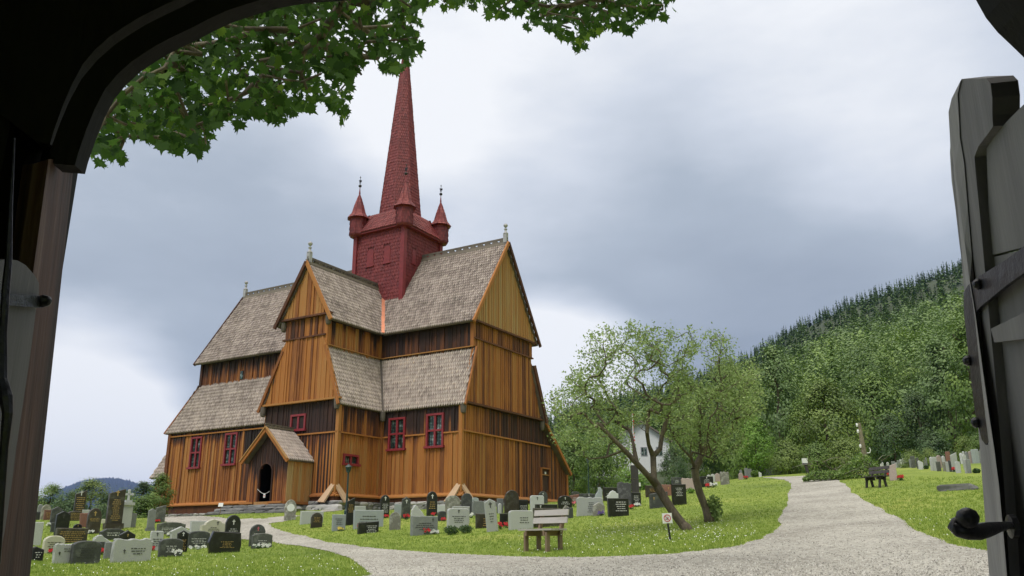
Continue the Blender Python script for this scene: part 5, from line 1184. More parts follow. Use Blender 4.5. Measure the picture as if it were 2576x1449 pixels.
def ring(c, r, w_, y, n=28):
    vs = []; fs = []
    for i in range(n):
        a = 2*PI*i/n
        for rr_ in (r-w_/2, r+w_/2):
            for yy in (y, y-.004): vs.append(Vector((c.x+rr_*math.cos(a), c.y+yy, c.z+rr_*math.sin(a))))
    for i in range(n):
        a = i*4; b = ((i+1) % n)*4; fs += [(a+1,b+1,b+3,a+3),(a,a+2,b+2,b),(a+2,a+3,b+3,b+2),(a,b,b+1,a+1)]
    return vs, fs
mb = MB(); vs, fs = ring(q, ws_*.33, ws_*.065, -.006); mb.add(vs, fs); mb.beam(q+Vector((-ws_*.22,-.011,ws_*.22)), q+Vector((ws_*.22,-.011,-ws_*.22)), ws_*.05, .003, (0,1,0)); mb.build('prohibition_ring', M['signred'], pl)
mb = MB(); mb.beam(q+Vector((-ws_*.2,-.008,-ws_*.09)), q+Vector((ws_*.12,-.008,-ws_*.09)), .004, ws_*.06, (0,0,1)); mb.beam(q+Vector((ws_*.02,-.008,-ws_*.02)), q+Vector((ws_*.15,-.008,ws_*.10)), .003, ws_*.025, (0,0,1)); mb.beam(q+Vector((ws_*.02,-.008,ws_*.08)), q+Vector((ws_*.10,-.008,ws_*.16)), .003, ws_*.02, (0,0,1)); mb.build('cigarette', M['signblack'], pl)
def lamp(u, v, vt, label, h=None):
    p = G(u, v); d = math.hypot(p.x, p.y); h = W(u, vt, d).z - p.z; e = empty('lamp_post', p, 0, label, 'lamp post')
    mb = MB(); mb.lathe((0,0,0),[(.09,-.1),(.09,.25),(.05,.3),(.035,h*.5),(.03,h-.34),(.055,h-.33),(.055,h-.30)],10); mb.build('pole', M['lampgreen'], e)
    mb = MB(); mb.lathe((0,0,0),[(.07,h-.30),(.115,h-.10)],6); hd = mb.build('lantern', M['glass'], e)
    mb = MB(); mb.lathe((0,0,0),[(.075,h-.31),(.075,h-.285)],6)
    for k in range(6): a = k*PI/3; mb.beam((.072*math.cos(a),.072*math.sin(a),h-.3),(.118*math.cos(a),.118*math.sin(a),h-.1),.014,.014)
    mb.lathe((0,0,0),[(.145,h-.11),(.13,h-.08),(.05,h-.02),(.02,h),(.015,h+.04)],6); mb.build('lantern_frame', M['lampgreen'], hd)
lamp(870.5, 1301, 1168, 'dark green lantern lamp post standing in front of the church wall')
lamp(1482, 1252, 1152, 'dark green lamp post beyond the stones right of the church')
lamp(2292, 1186, 1120, 'thin dark lamp post among the far trees at right') if 0 else None
# small white info sign near the nave wall
p = G(554, 1290, 60); e = empty('ground_sign', p, 0, 'tiny white sign on a thin stake before the nave wall', 'sign'); d = math.hypot(p.x,p.y); h0 = W(554,1270,d).z-p.z
mb = MB(); mb.box((0,0,h0*.4),(.025,.025,h0*.9)); mb.build('stake', M['benchleg'], e); mb = MB(); mb.box((0,-.02,h0),(.22,.015,.18), Matrix.Rotation(rad(-15),3,'X')); mb.build('plate', M['paint_white'], e)
# sign box by the end of the path
p = G(2031, 1192, 70); d = math.hypot(p.x, p.y); h0 = W(2028,1153,d).z-p.z; e = empty('path_sign', p, 0, 'white box sign on a dark leaning post at the far end of the path', 'sign')
mb = MB(); mb.beam((.05,0,-.1),(-.06,0,h0-.3),.14,.14); mb.build('post', M['darkbench'], e); mb = MB(); mb.box((-.08,0,h0-.15),(.30,.16,.30)); mb.build('sign_box', M['paint_white'], e); mb = MB(); mb.box((-.08,0,h0-.36),(.34,.18,.12)); mb.build('sign_base', M['iron'], e)
# ------------------------------------------------------------------ trees
def grow(paths, targets, r0, seed, mat, step=.35, rmin=.006, wob=.10, thick=1.0):
    """paths: trunk and limb polylines sharing points; twigs reach from them to the targets"""
    r = random.Random(seed); nodes = []; par = []
    def find(p):
        b = min(range(len(nodes)), key=lambda i: (nodes[i]-p).length_squared); return b
    for pa in paths:
        pa = [Vector(p) for p in pa]
        prev = None
        if nodes: prev = find(pa[0])
        else: nodes.append(pa[0]); par.append(-1); prev = 0
        cur = nodes[prev]
        for q in pa[1:]:
            L_ = (q-cur).length; n = max(1, int(L_/step)); a = cur
            for i in range(1, n+1):
                p = a.lerp(q, i/n) + (Vector((r.gauss(0,1), r.gauss(0,1), r.gauss(0,1)))*wob*.3*step if i < n else Vector((0,0,0)))
                nodes.append(p); par.append(prev); prev = len(nodes)-1
            cur = q
    nb = len(nodes); base = nodes[0]
    arr = np.array([tuple(x) for x in nodes]); tg = sorted(targets, key=lambda t: float(np.min(np.sum((arr-np.array(tuple(t)))**2, 1)))); ends = []
    arr = np.zeros((len(nodes)+len(tg)*14+10, 3)); arr[:len(nodes)] = [tuple(x) for x in nodes]; cnt = len(nodes); skip = min(nb-1, 3)
    for t in tg:
        t = Vector(t); dd = np.sum((arr[skip:cnt]-np.array(tuple(t)))**2, 1) + np.maximum(0, arr[skip:cnt,2]-t.z)*1.2
        i = int(np.argmin(dd)) + skip; a = nodes[i]; L_ = (t-a).length; n = max(1, min(12, int(L_/step)+1)); prev = i
        pdir = (a - nodes[par[i]]) if par[i] >= 0 else Vector((0,0,1)); pdir.normalize(); c = a + pdir*L_*.35 + Vector((0,0,L_*.12))
        for k in range(1, n+1):
            f = k/n; p = a*(1-f)**2 + c*2*f*(1-f) + t*f*f + Vector((r.gauss(0,1),r.gauss(0,1),r.gauss(0,1)))*wob*step*.4
            nodes.append(p); par.append(prev); prev = len(nodes)-1; arr[cnt] = tuple(p); cnt += 1
        ends.append(prev)
    rad_ = [0.0]*len(nodes)
    for i in range(len(nodes)-1, -1, -1):
        if rad_[i] == 0: rad_[i] = rmin**1.9
        if par[i] >= 0: rad_[par[i]] += rad_[i]*1.0
    rr_ = [x**(1/1.9) for x in rad_]; k = r0/rr_[0]; rr_ = [max(rmin, x*k) if x*k > rmin*1.5 else rmin*thick for x in rr_]
    mb = MB()
    for i in range(1, len(nodes)):
        a = nodes[par[i]]; b = nodes[i]; ra = rr_[par[i]] if par[i] == 0 or rr_[par[i]] < rr_[i]*1.8 else rr_[i]*1.15; d = b-a
        if d.length < 1e-5: continue
        n = 8 if ra > .04 else (5 if ra > .015 else 3); mb.tube([a - d.normalized()*ra*.3, b], [ra, rr_[i]], n, .45 + r.uniform(-.15,.15), cap=False)
    return mb, [nodes[i] for i in ends], nodes, rr_
def r6(x, y): return (2000+x*.6555)/1.4907, (1150+y*.6555)/1.4907
def px_path(pts, r): return [W(*r6(x, y), r + (dz if True else 0)) for x, y, dz in pts]
def crown_targets(ells, n, r, seed, rdep):
    rr2 = random.Random(seed); out = []; tot = sum(a[2]*a[3]*(a[4] if len(a) > 4 else 1) for a in ells)
    for a in ells:
        w_ = a[4] if len(a) > 4 else 1
        for i in range(int(n*a[2]*a[3]*w_/tot)):
            an = rr2.uniform(0, 2*PI); q = math.sqrt(rr2.random()); x = a[0]+a[2]*q*math.cos(an); y = a[1]+a[3]*q*math.sin(an)
            out.append(W(*r6(x, y), r + rr2.uniform(-1,1)*rdep*math.sqrt(max(.05,1-q*q))))
    return out
def fruit_tree(base_uv, paths, ells, n, r0, label, seed, leaves=32, rdep=1.6):
    b = G(*base_uv); r = math.hypot(b.x, b.y)
    P = [[(b + Vector((0,0,-.1))) if (i == 0 and j == 0) else W(*r6(x, y), r+dz) for j, (x, y, dz) in enumerate(pa)] for i, pa in enumerate(paths)]
    T = crown_targets(ells, n, r, seed, rdep); mb, ends, nodes, rr_ = grow(P, T, r0, seed, None, .28, .0045, .35)
    e = empty('fruit_tree', b, 0, label, 'tree'); loc = -b
    mb.v = [(x-b.x, y-b.y, z-b.z) for x, y, z in mb.v]; q0 = (P[0][1]-b); mb.tube([Vector((0,0,-.12)), q0*.45, q0], [r0*1.6, r0*1.2, r0*.95], 9, .4); mb.build('trunk', M['bark'], e, smooth=True)
    R_ = np.random.RandomState(seed); E_ = np.array([tuple(x-b) for x in ends]); c = np.repeat(E_, leaves, 0) + R_.normal(0, .10, (len(E_)*leaves, 3))
    link('crown', leafmesh('crown', c, R_.uniform(.024,.048,len(c)), M['l_apple'], R_), e)
fruit_tree((1733,1333), [[(875,1285,0),(850,1240,0),(800,1175,0),(745,1090,0),(705,1020,0),(690,985,.0)],[(690,985,0),(688,920,.1),(685,855,.2)],[(685,855,.2),(660,790,.0),(650,720,-.3),(660,600,-.4)],[(685,855,.2),(725,815,.3),(735,740,.5),(765,640,.6),(772,540,.7)],
  [(705,1020,0),(650,960,-.3),(590,895,-.5),(520,820,-.7),(440,740,-.9),(370,670,-1)],[(590,895,-.5),(575,800,-.4),(560,730,-.2),(520,640,0)],[(735,740,.5),(830,640,.9),(930,560,1.1)],[(690,985,0),(600,990,.5),(520,970,.8)],[(520,820,-.7),(420,860,-.3),(330,870,0)]],
  [(560,440,330,230,.7),(250,560,150,110,.9),(400,240,110,120,.8),(580,200,60,95,.8),(720,230,130,110,1),(880,260,70,120,.8),(300,420,110,90),(300,720,190,110,.7),(560,600,160,60,.35),(850,500,100,170,.7),(130,545,50,55,.9)], 420, .105, 'leaning old fruit tree with sparse crown behind the no smoking sign', 5)
fruit_tree((1787,1313), [[(1012,1238,0),(985,1150,0),(950,1060,0),(932,990,0),(925,930,0)],[(925,930,0),(900,860,-.2),(850,810,-.4),(800,740,-.5)],[(925,930,0),(965,850,.2),(1005,760,.3),(1050,650,.4),(1085,500,.5),(1060,330,.4)],[(965,850,.2),(950,740,0),(960,620,0)],[(1005,760,.3),(1120,640,.7),(1200,520,.9)]],
  [(1080,520,190,210,.8),(1040,240,80,110,.7),(1180,400,130,120,.9),(940,620,140,160,.7),(1020,760,200,110,.7),(860,700,120,120,.5),(1230,560,90,120,.8),(1000,190,25,50,.6),(1090,190,30,45,.6)], 320, .10, 'second old fruit tree with shoots at its foot, right of the leaning one', 9)
# background trees -----------------------------------------------------
def crown_proto(kind, mat, seed):
    R_ = np.random.RandomState(seed); rr2 = random.Random(seed); H_ = 10.0
    if kind == 'birch': cl = 95; rx = 2.3; lo = .18; n_l = 75; s = (.09,.17); cs = .42
    elif kind == 'round': cl = 110; rx = 3.6; lo = .16; n_l = 75; s = (.10,.19); cs = .55
    elif kind == 'bush': cl = 80; rx = 5.0; lo = .02; n_l = 80; s = (.16,.3); cs = .9
    C_ = []
    for i in range(cl):
        z = lo + (1-lo)*rr2.random()**.85; f = math.sin(PI*min(1, max(0, (z-lo)/(1-lo)))**.72)**.6; a = rr2.uniform(0, 2*PI); q = rr2.uniform(.45, 1.0)
        C_.append((math.cos(a)*rx*f*q + rr2.gauss(0,.15), math.sin(a)*rx*f*q + rr2.gauss(0,.15), H_*z))
    C_ = np.array(C_); T = [Vector(c) for c in C_]
    mb, ends, nodes, rr_ = grow([[(0,0,-.3),(0.1,0,H_*.25),(-.1,.1,H_*.5),(0,0,H_*.8)]], T[:45], .17, seed, None, 1.0, .02, .4)
    sc_ = R_.uniform(.7, 1.35, len(C_))[:, None]; off_ = R_.normal(0, 1, (len(C_), n_l, 3)); off_[:, :, 2] *= .7
    nr_m = (off_*.55/ (np.linalg.norm(off_, axis=2)[:, :, None]+.1) + (C_/np.array([rx, rx, H_*.5]) - np.array([0,0,1.0]))[:, None, :]*.8 + np.array([0,0,.25])).reshape(-1, 3)
    c = (C_[:, None, :] + off_*cs*sc_[:, :, None]).reshape(-1, 3); c[:, 2] = np.clip(c[:, 2], .05, None)
    tn = np.repeat(np.clip(R_.normal(.5, .16, len(C_)), .1, .9), n_l) + R_.normal(0, .06, len(c))
    return leafmesh('crown', c, R_.uniform(s[0], s[1], len(c)), M[mat], R_, .6, np.clip(tn, 0, 1), nrm=nr_m), mb.mesh('trunk', M['bark'])
PROTO = {}
def bgtree(u, vt, vb, wpx, r, kind, mat, label, name='tree', cat='tree', sink=.4):
    key = (kind, mat, hash_(label) % 2)
    if key not in PROTO: PROTO[key] = crown_proto(kind, mat, 31 + hash_(str(key)) % 1000)
    b = W(u, vb, r); g = H1(b.x, b.y); top = W(u, vt, r); h = top.z - min(b.z, g); z = min(b.z, g) - sink
    if r > 75: z = min(z, g)
    dep = (b - Vector((0,0,E))).dot(Fc); wd_ = wpx*dep/FPX; w0 = {'birch':5.6,'round':8.2,'bush':11.5}[kind]
    e = empty(name, (b.x, b.y, z), rng.uniform(0, 6.28), label, cat, 'trees around the churchyard'); sxy = wd_/w0; e.scale = (sxy, sxy, (top.z - z)/10.3)
    cm, tm = PROTO[key]; link('crown', cm, e); link('trunk', tm, e)
for a in [
 (1972,868,1196,150,76,'birch','l_grey','tall grey-green birch rising behind the second fruit tree'),
 (1868,905,1205,150,70,'round','l_mid','broad mid-green tree directly behind the second fruit tree'),
 (1908,1050,1198,120,62,'round','l_bright','bright green round tree above the crest stones'),
 (2095,955,1194,190,70,'round','l_olive','wide yellow-green tree above the end of the path'),
 (2215,935,1185,190,78,'round','l_mid','large mid-green tree behind the weathered pole'),
 (2330,985,1180,150,80,'round','l_dark','dark green tree above the far rows of stones'),
 (2412,850,1160,170,78,'birch','l_grey','tall pale birch near the open gate leaf'),
 (2480,800,1155,150,72,'birch','l_mid','yellowish tall birch partly behind the gate leaf'),
 (2255,1040,1176,120,66,'round','l_dark','dark shady tree right of the weathered pole'),
 (2350,1085,1166,130,66,'bush','l_dark','dark low tree behind the far right rows'),
 (1985,1110,1196,110,60,'bush','l_olive','brownish olive bush left of the path end'),
 (2060,1120,1194,110,58,'bush','l_mid','green thicket behind the white box sign'),
 (2130,1105,1190,120,57,'bush','l_olive','olive thicket behind the brush pile'),
 (2035,1010,1194,120,74,'round','l_mid','mid-green tree between grey birch and wide yellow-green tree'),
 (2300,1135,1182,70,52,'bush','l_olive','small reddish-green bush at left end of the far rows'),
 (2340,1128,1170,50,54,'bush','l_olive','rounded olive shrub above the dense far row'),
 (2432,1100,1158,60,56,'bush','l_olive','olive shrub above the upper right rows'),
 (2465,1100,1150,110,64,'bush','l_mid','green bush at far right behind the stones'),
 (1445,1090,1262,130,62,'round','l_mid','tree just right of the church, left of the lamp post'),
 (1510,1125,1258,100,60,'bush','l_mid','bushy green tree behind the stump-like stone'),
 (1590,1182,1252,120,62,'bush','l_bright','low bright bush below the white house'),
 (1700,1125,1245,90,60,'round','l_dark','dark green tree right of the white house'),
 (1755,1035,1240,130,66,'round','l_mid','green tree behind the tall flat black slab'),
 (1800,985,1230,140,68,'round','l_dark','deep green tree behind the white-columned slab'),
 (1850,1075,1222,110,62,'bush','l_mid','leafy bush on the slope behind the crest stones'),
 (1405,1110,1262,90,66,'birch','l_grey','slim grey-green tree hard against the church corner'),
 (118,1218,1318,95,52,'round','l_mid','leafy tree by the gate post at far left'),
 (222,1206,1318,130,53,'round','l_olive','light olive round tree behind the tall brown-black obelisk'),
 (300,1238,1318,110,52,'bush','l_mid','low green bush behind the tallest obelisk'),
 (352,1212,1316,90,54,'birch','l_dark','dark slim tree left of the nave corner'),
 (395,1192,1314,80,50,'birch','l_mid','taller green tree touching the nave corner'),
 (170,1240,1320,110,49,'bush','l_dark','dark hedge bush behind the back-left stones'),
 (265,1250,1318,110,49,'bush','l_dark','dark hedge bush below the light olive tree'),
 (350,1252,1316,120,49,'bush','l_mid','hedge bush between tallest obelisk and church'),
 (60,1235,1320,110,50,'bush','l_mid','hedge bush hidden partly by the gate post')]: bgtree(*a)
# forest on the hillside: seen as one mass
def forest(name, label, n, pick, mats, kind, seed):
    R_ = np.random.RandomState(seed); Vs = []; Ts = []
    for i in range(n):
        az = R_.uniform(SKA[0]+.01, rad(36)); f = pick(R_); r = 84*(RH/84)**f
        x = r*math.sin(az); y = r*math.cos(az); Vs.append((x, y, r, f))
    Vs = [q for q in Vs if not (.13 < math.atan2(q[0], q[1]) < .235 and q[2] < 135)]
    arr = np.array(Vs); zz = H(arr[:,0], arr[:,1]); out = []; tone = []
    for (x, y, r, f), z in zip(Vs, zz):
        if kind == 'spruce':
            h = R_.uniform(7, 18)*(1-.55*r/620); m_ = int(np.clip(60*(250/r), 60, 160)); t = R_.random(m_)**.8; ang = R_.uniform(0, 2*PI, m_); rad0 = (1-t)*h*.17*R_.uniform(.6,1.15,m_)+.1
            c = np.stack([np.cos(ang)*rad0*.55, np.sin(ang)*rad0*.55, t*h*.97+.6], 1); d1 = np.stack([np.cos(ang), np.sin(ang), -R_.uniform(.2,.7,m_)], 1); s = (rad0*.62*np.clip(r/250,.6,1)+.12)[:,None]
            d2 = np.stack([-np.sin(ang), np.cos(ang), R_.normal(0,.3,m_)], 1)*s*.55
            V = np.stack([c-d1*s, c-d2, c+d1*s, c+d2], 1); 
        else:
            h = R_.uniform(9, 19); h = min(h, max(4.5, E + float(np.interp(math.atan2(x, y), SKA, SKE))*r*.97 - z)); m_ = int(np.clip(620*(110/r)**1.1, 150, 620)); k = 18; cc = R_.normal(0,1,(k,3)); cc /= np.linalg.norm(cc,axis=1)[:,None]; cc = cc*R_.uniform(.5,1,(k,1))*[h*.21,h*.21,h*.36]+[0,0,h*.58]; c = cc[R_.randint(0,k,m_)] + R_.normal(0,1,(m_,3))*h*.045; d1, d2 = facing((c - [0,0,h*.5])/[h*.22,h*.22,h*.38] + [0,0,.3], R_); s = (R_.uniform(.6,1.3,m_)*np.clip(.0017*r, .13, .42))[:,None]
            V = np.stack([c-d1*s, c-d2*s*.6, c+d1*s, c+d2*s*.6], 1)
        out.append((V + np.array([x, y, z-.6])).reshape(-1, 3)); tt = np.clip(R_.normal(.5,.26) + R_.normal(0,.04,m_), 0, 1); tone.append(np.repeat(tt, 4))
    V = np.concatenate(out); F = np.arange(len(V)).reshape(-1, 4)
    tag(link(name, npmesh(name, V, F, M[mats], np.concatenate(tone))), label, 'forest', kind='stuff')
forest('spruce_forest', 'dark spruce forest covering the hillside up to the skyline', 1900, lambda R: R.beta(2.6,1.0)**.75, 'l_spruce', 'spruce', 3)
forest('birch_forest', 'grey-green birch forest on the middle of the hillside', 640, lambda R: .02+.82*R.random()**.8, 'l_grey', 'leafy', 4)
forest('leafy_forest', 'mixed green woodland along the foot of the hillside', 460, lambda R: .6*R.random()**.9, 'l_mid', 'leafy', 5)
mb = MB(); R_ = random.Random(5)
for i in range(70):
    az = R_.uniform(rad(14), rad(32)); r = 84*(RH/84)**R_.uniform(.40,.72); x = r*math.sin(az); y = r*math.cos(az); z = H1(x, y); h = R_.uniform(5,8); mb.tube([(x,y,z),(x+.2,y,z+h)], [.13,.07], 4, 1, cap=False)
tag(mb.build('birch_trunks', M['bark']), 'pale birch trunks standing in the hillside forest', 'forest', kind='stuff')
# white house beyond the trees, flagpole, posts
hp = W(1616, 1165, 118); az = math.atan2(hp.x, hp.y); gz = H1(hp.x, hp.y); e = empty('white_house', (hp.x, hp.y, gz-.5), -az+.12, 'white wooden house seen through the branches of the fruit tree', 'house')
k = 118/FPX*1.03; top = W(1616,1062,118).z-gz+.5; ev = W(1616,1106,118).z-gz+.5; hw = 66*k
mb = MB(); mb.prism([(-hw,0),(hw,0),(hw,ev),(0,top),(-hw,ev)], 0, 9, None); mb.box((-hw-2.2, 2.5, ev*.45),(4.4,5,ev*.9)); mb.build('wall', M['paint_white'], e)
mb = MB(); mb.beam((-hw-.4,4.2,ev-.3),(0,4.2,top+.1),9.6,.18,(-1,0,1)); mb.beam((hw+.4,4.2,ev-.3),(0,4.2,top+.1),9.6,.18,(1,0,1)); mb.build('roof', M['ridge'], e)
for x, z in ((.3,ev-1.6),(2.4,ev-1.6),(-2.2,ev-1.6)):
    mb = MB(); mb.box((x,-.03,z),(.9,.08,1.2)); f_ = mb.build('window', M['finial'], e); mb = MB(); mb.box((x-.2,-.09,z),(.32,.04,1.0)); mb.box((x+.2,-.09,z),(.32,.04,1.0)); mb.build('pane', M['glass'], f_)
p = W(1597, 1180, 64); g = H1(p.x, p.y); e = empty('flag_pole', (p.x,p.y,g), 0, 'thin pole with a narrow striped pennant left of the white house', 'flagpole'); tz = W(1595,1030,64).z-g
mb = MB(); mb.tube([(0,0,0),(0,0,tz)],[.05,.025],6); mb.build('pole', M['paint_white'], e)
mb = MB()
for i in range(9): mb.box((.05+.03*math.sin(i),.0,tz-.4-i*.24),(.07,.02,.13))
mb.build('pennant', M['signred'], e)
p = G(1599, 1246); d = math.hypot(p.x,p.y); h0 = W(1599,1166,d).z-p.z; e = empty('notice_post', p, 0, 'dark square pillar with a white cap behind the leaning fruit tree', 'pillar')
mb = MB(); mb.box((0,0,h0*.47),(.34,.3,h0*.94)); mb.build('pillar', M['darkbench'], e); mb = MB(); mb.box((-.03,0,h0*.97),(.22,.2,h0*.06)); mb.build('cap', M['paint_white'], e)
# weathered pole behind the brush pile
b_ = W(2178,1168,52); t_ = W(2161,1064,52); g = H1(b_.x,b_.y); b_.z = min(b_.z, g+.3); e = empty('weathered_pole', b_, 0, 'leaning weathered grey pole with white insulators behind the brush pile', 'pole'); v_ = t_-b_
mb = MB(); mb.tube([Vector((.03,0,-.5)), v_*.5, v_],[.17,.14,.09],8,.75); mb.build('pole', M['bark'], e)
for f in (.95,.8,.45):
    mb = MB(); q = v_*f; mb.lathe(q+Vector((-.16,-.05,0)),[(.05,-.1),(.07,0),(.04,.1)],8); mb.beam(q, q+Vector((-.16,-.05,0)), .03,.03); mb.build('insulator', M['paint_white'], e)
mb = MB(); q = v_*.28; mb.tube([q+Vector((.12,-.1,0)), q+Vector((.3,-.1,.02)), q+Vector((.36,-.1,.18)), q+Vector((.3,-.1,.3))], .025, 6); mb.build('hook', M['paint_white'], e)
# brush pile
p = G(2125, 1206); d = math.hypot(p.x, p.y); R_ = np.random.RandomState(8); e = empty('brush_pile', p, -math.atan2(p.x,p.y), 'heap of cut green branches beside the end of the path', 'brush pile')
n = 5200; x = R_.uniform(-1,1,n); hgt = .35 + .75*np.clip(1-np.abs(x-.45)/.55, 0, 1)**.7; hgt *= np.clip((1-np.abs(x))*5, .15, 1); z = R_.random(n)**.8*hgt; y = R_.normal(0,.4,n)
link('leaves', leafmesh('leaves', np.stack([x*1.75, y, z], 1), R_.uniform(.03,.07,n), M['l_mid'], R_), e)
mb = MB(); r2_ = random.Random(4)
for i in range(60):
    a = Vector((r2_.uniform(-1.5,1.6), r2_.uniform(-.5,.3), r2_.uniform(.05,.8))); dd = Vector((r2_.gauss(0,1), r2_.gauss(0,.4), r2_.gauss(.1,.35))).normalized()*r2_.uniform(.3,.9); mb.tube([a, a+dd*.5+Vector((0,0,.05)), a+dd], [.018,.013,.006], 4, r2_.uniform(.4,1))
mb.build('branches', M['bark'], e)
# ------------------------------------------------------------------ maple over the gate
LEAF = [(0,-.05),(.10,.02),(.34,-.10),(.30,.06),(.52,.16),(.36,.26),(.46,.44),(.26,.42),(.20,.52),(.12,.50),(.0,.86),(-.12,.50),(-.20,.52),(-.26,.42),(-.46,.44),(-.36,.26),(-.52,.16),(-.30,.06),(-.34,-.10),(-.10,.02)]
P1 = [(228,372),(250,320),(290,245),(350,170),(430,110),(520,60),(620,20),(690,-60),(1215,-60),(1205,10),(1195,22),(1115,28),(1100,8),(1040,40),(1062,70),(1040,100),(1062,135),(1000,185),(965,190),(940,150),(905,175),(880,225),(872,262),(880,300),(860,312),(835,275),(800,262),(760,285),(715,305),(690,325),(655,300),(620,300),(600,328),(585,300),(555,300),(530,340),(528,372),(500,395),(470,370),(445,385),(410,388),(385,360),(350,352),(318,335),(300,355),(312,410),(290,412),(270,385),(255,428),(240,410)]
P2 = [(1220,-60),(1218,45),(1250,55),(1290,40),(1318,50),(1325,80),(1370,72),(1395,95),(1428,100),(1456,142),(1472,118),(1480,95),(1520,92),(1540,65),(1560,95),(1600,80),(1625,48),(1665,50),(1690,35),(1702,5),(1700,-60)]
R_ = np.random.RandomState(21); ctr = []
def sample(P, n, zr):
    P_ = np.array(P); lo = P_.min(0); hi = P_.max(0); c = 0
    while c < n:
        u, v = R_.uniform(lo, hi)
        if inpoly(np.array([u]), np.array([v]), P)[0]: ctr.append(W(u, v-8, R_.uniform(*zr))); c += 1
sample(P1, 3400, (6.6, 9.8)); sample(P2, 1000, (8.0, 10.0))
for i in range(500): ctr.append(Vector((R_.uniform(-7,3), R_.uniform(5,8.5), R_.uniform(7.9,9.5))))
C_ = np.array([tuple(c) for c in ctr]); n = len(C_)
tip = np.stack([R_.normal(0,.55,n), R_.normal(0,.55,n), -np.abs(R_.normal(.8,.4,n))], 1); tip /= np.linalg.norm(tip,axis=1)[:,None]
nn = R_.normal(0,1,(n,3)); nn[:,2] += .8; sd = np.cross(tip, nn); sd /= np.linalg.norm(sd,axis=1)[:,None]; nv = np.cross(sd, tip); sz = R_.uniform(.085,.15,n)
Lf = np.array(LEAF); V = C_[:,None,:] + sz[:,None,None]*(Lf[None,:,0,None]*sd[:,None,:] + Lf[None,:,1,None]*tip[:,None,:] + (-np.abs(Lf[None,:,0,None])*.25 - Lf[None,:,1,None]**2*.15)*nv[:,None,:])
MT = empty('maple_tree', (-7.2, 6.2, 0), 0, 'maple tree whose leafy boughs hang over the view from the top', 'tree'); V = V - np.array([-7.2, 6.2, 0]); K = len(LEAF)
tn = np.repeat(np.clip(R_.normal(.38,.2,n),0,1), K)
link('crown', npmesh('crown', V.reshape(-1,3), np.arange(n*K).reshape(n,K), M['l_maple'], tn), MT)
tgt = [Vector(ctr[i]) + Vector((0,0,.06)) for i in range(0, n, 13)]
mb, ends, nodes, rr_ = grow([[(-7.2,6.2,-.3),(-7.1,6.3,2.2),(-6.9,6.4,5.2),(-6.0,6.6,7.6),(-4.4,7.0,8.2),(-2.2,7.2,8.4),(0,7.6,8.5),(1.6,8.0,8.3)],[(-6.9,6.4,5.2),(-7.0,6.9,7.5),(-6.2,7.4,9.6)]], tgt, .17, 77, None, .35, .0035, .3)
mb.v = [(x+7.2, y-6.2, z) for x, y, z in mb.v]; mb.build('trunk', M['bark'], MT, smooth=True)
# ------------------------------------------------------------------ tufts and clover (what nobody could count)
R_ = np.random.RandomState(13); pts = []
uu = R_.uniform(40, 2560, 100000); vv = 1449 + 25 - 275*R_.random(100000)**1.15
def ray_np(u, v):
    xx = (u-1288)/FPX; yy = (724.5-v)/FPX
    d = np.outer(xx, np.array(cx_)) + np.outer(yy, np.array(cy_)) + np.array(Fc); return d/np.hypot(d[:,0], d[:,1])[:,None]
D_ = ray_np(uu, vv); tt = np.geomspace(6, 60, 240); hit = np.full(len(uu), np.nan)
HG = None
for t in tt:
    px_, py_ = D_[:,0]*t, D_[:,1]*t
    m_ = np.isnan(hit)
    if not m_.any(): break
    g_ = np.full(len(uu), 1e9); g_[m_] = H(px_[m_], py_[m_]); h_ = m_ & (E + D_[:,2]*t <= g_); hit[h_] = t
ok = ~np.isnan(hit); t = hit[ok]*R_.uniform(.985,1.0,ok.sum()); X_ = D_[ok,0]*t; Y_ = D_[ok,1]*t
ing = inpoly(X_, Y_, PATH); X_ = X_[~ing]; Y_ = Y_[~ing]
inch = np.zeros(len(X_), bool)
Z_g = H(X_, Y_); n = len(X_); rr_ = np.hypot(X_, Y_); nb_ = 3
bx = np.repeat(X_, nb_) + R_.normal(0,.03,n*nb_); by = np.repeat(Y_, nb_) + R_.normal(0,.03,n*nb_); bz = np.repeat(Z_g, nb_); hh = R_.uniform(.02,.055,n*nb_); wd_ = np.repeat(.004 + rr_*.00022, nb_); an = R_.uniform(0,2*PI,n*nb_); lx = R_.normal(0,.02,n*nb_); ly = R_.normal(0,.02,n*nb_)
V = np.stack([np.stack([bx-np.cos(an)*wd_, by-np.sin(an)*wd_, bz-.01],1), np.stack([bx+np.cos(an)*wd_, by+np.sin(an)*wd_, bz-.01],1), np.stack([bx+lx, by+ly, bz+hh],1)],1).reshape(-1,3)
M['blade'] = leaf_mat('grass_blade', [(0,(.11,.19,.018)),(.5,(.23,.335,.042)),(1,(.36,.43,.09))], .35)
tag(link('grass_blades', npmesh('grass_blades', V, np.arange(len(V)).reshape(-1,3), M['blade'], np.repeat(R_.uniform(.2,.9,n*nb_),3))), 'short mown grass around the graves', 'grass', kind='stuff')
cu = np.concatenate([R_.uniform(1480,1900,240), R_.uniform(80,940,130), R_.uniform(1250,1850,100), R_.uniform(2250,2560,70)]); cv = np.concatenate([R_.normal(1340,14,240), R_.uniform(1400,1455,130), R_.uniform(1350,1398,100), R_.uniform(1300,1390,70)])
D_ = ray_np(cu, cv); hit = np.full(len(cu), np.nan)
for t in tt:
    m_ = np.isnan(hit); g_ = np.full(len(cu), 1e9); g_[m_] = H(D_[m_,0]*t, D_[m_,1]*t); h_ = m_ & (E + D_[:,2]*t <= g_); hit[h_] = t
ok = ~np.isnan(hit); X_ = D_[ok,0]*hit[ok]; Y_ = D_[ok,1]*hit[ok]; k_ = ~inpoly(X_, Y_, PATH); X_ = X_[k_]; Y_ = Y_[k_]; Zc = H(X_, Y_)+.045; s = R_.uniform(.006,.012,len(X_))[:,None]
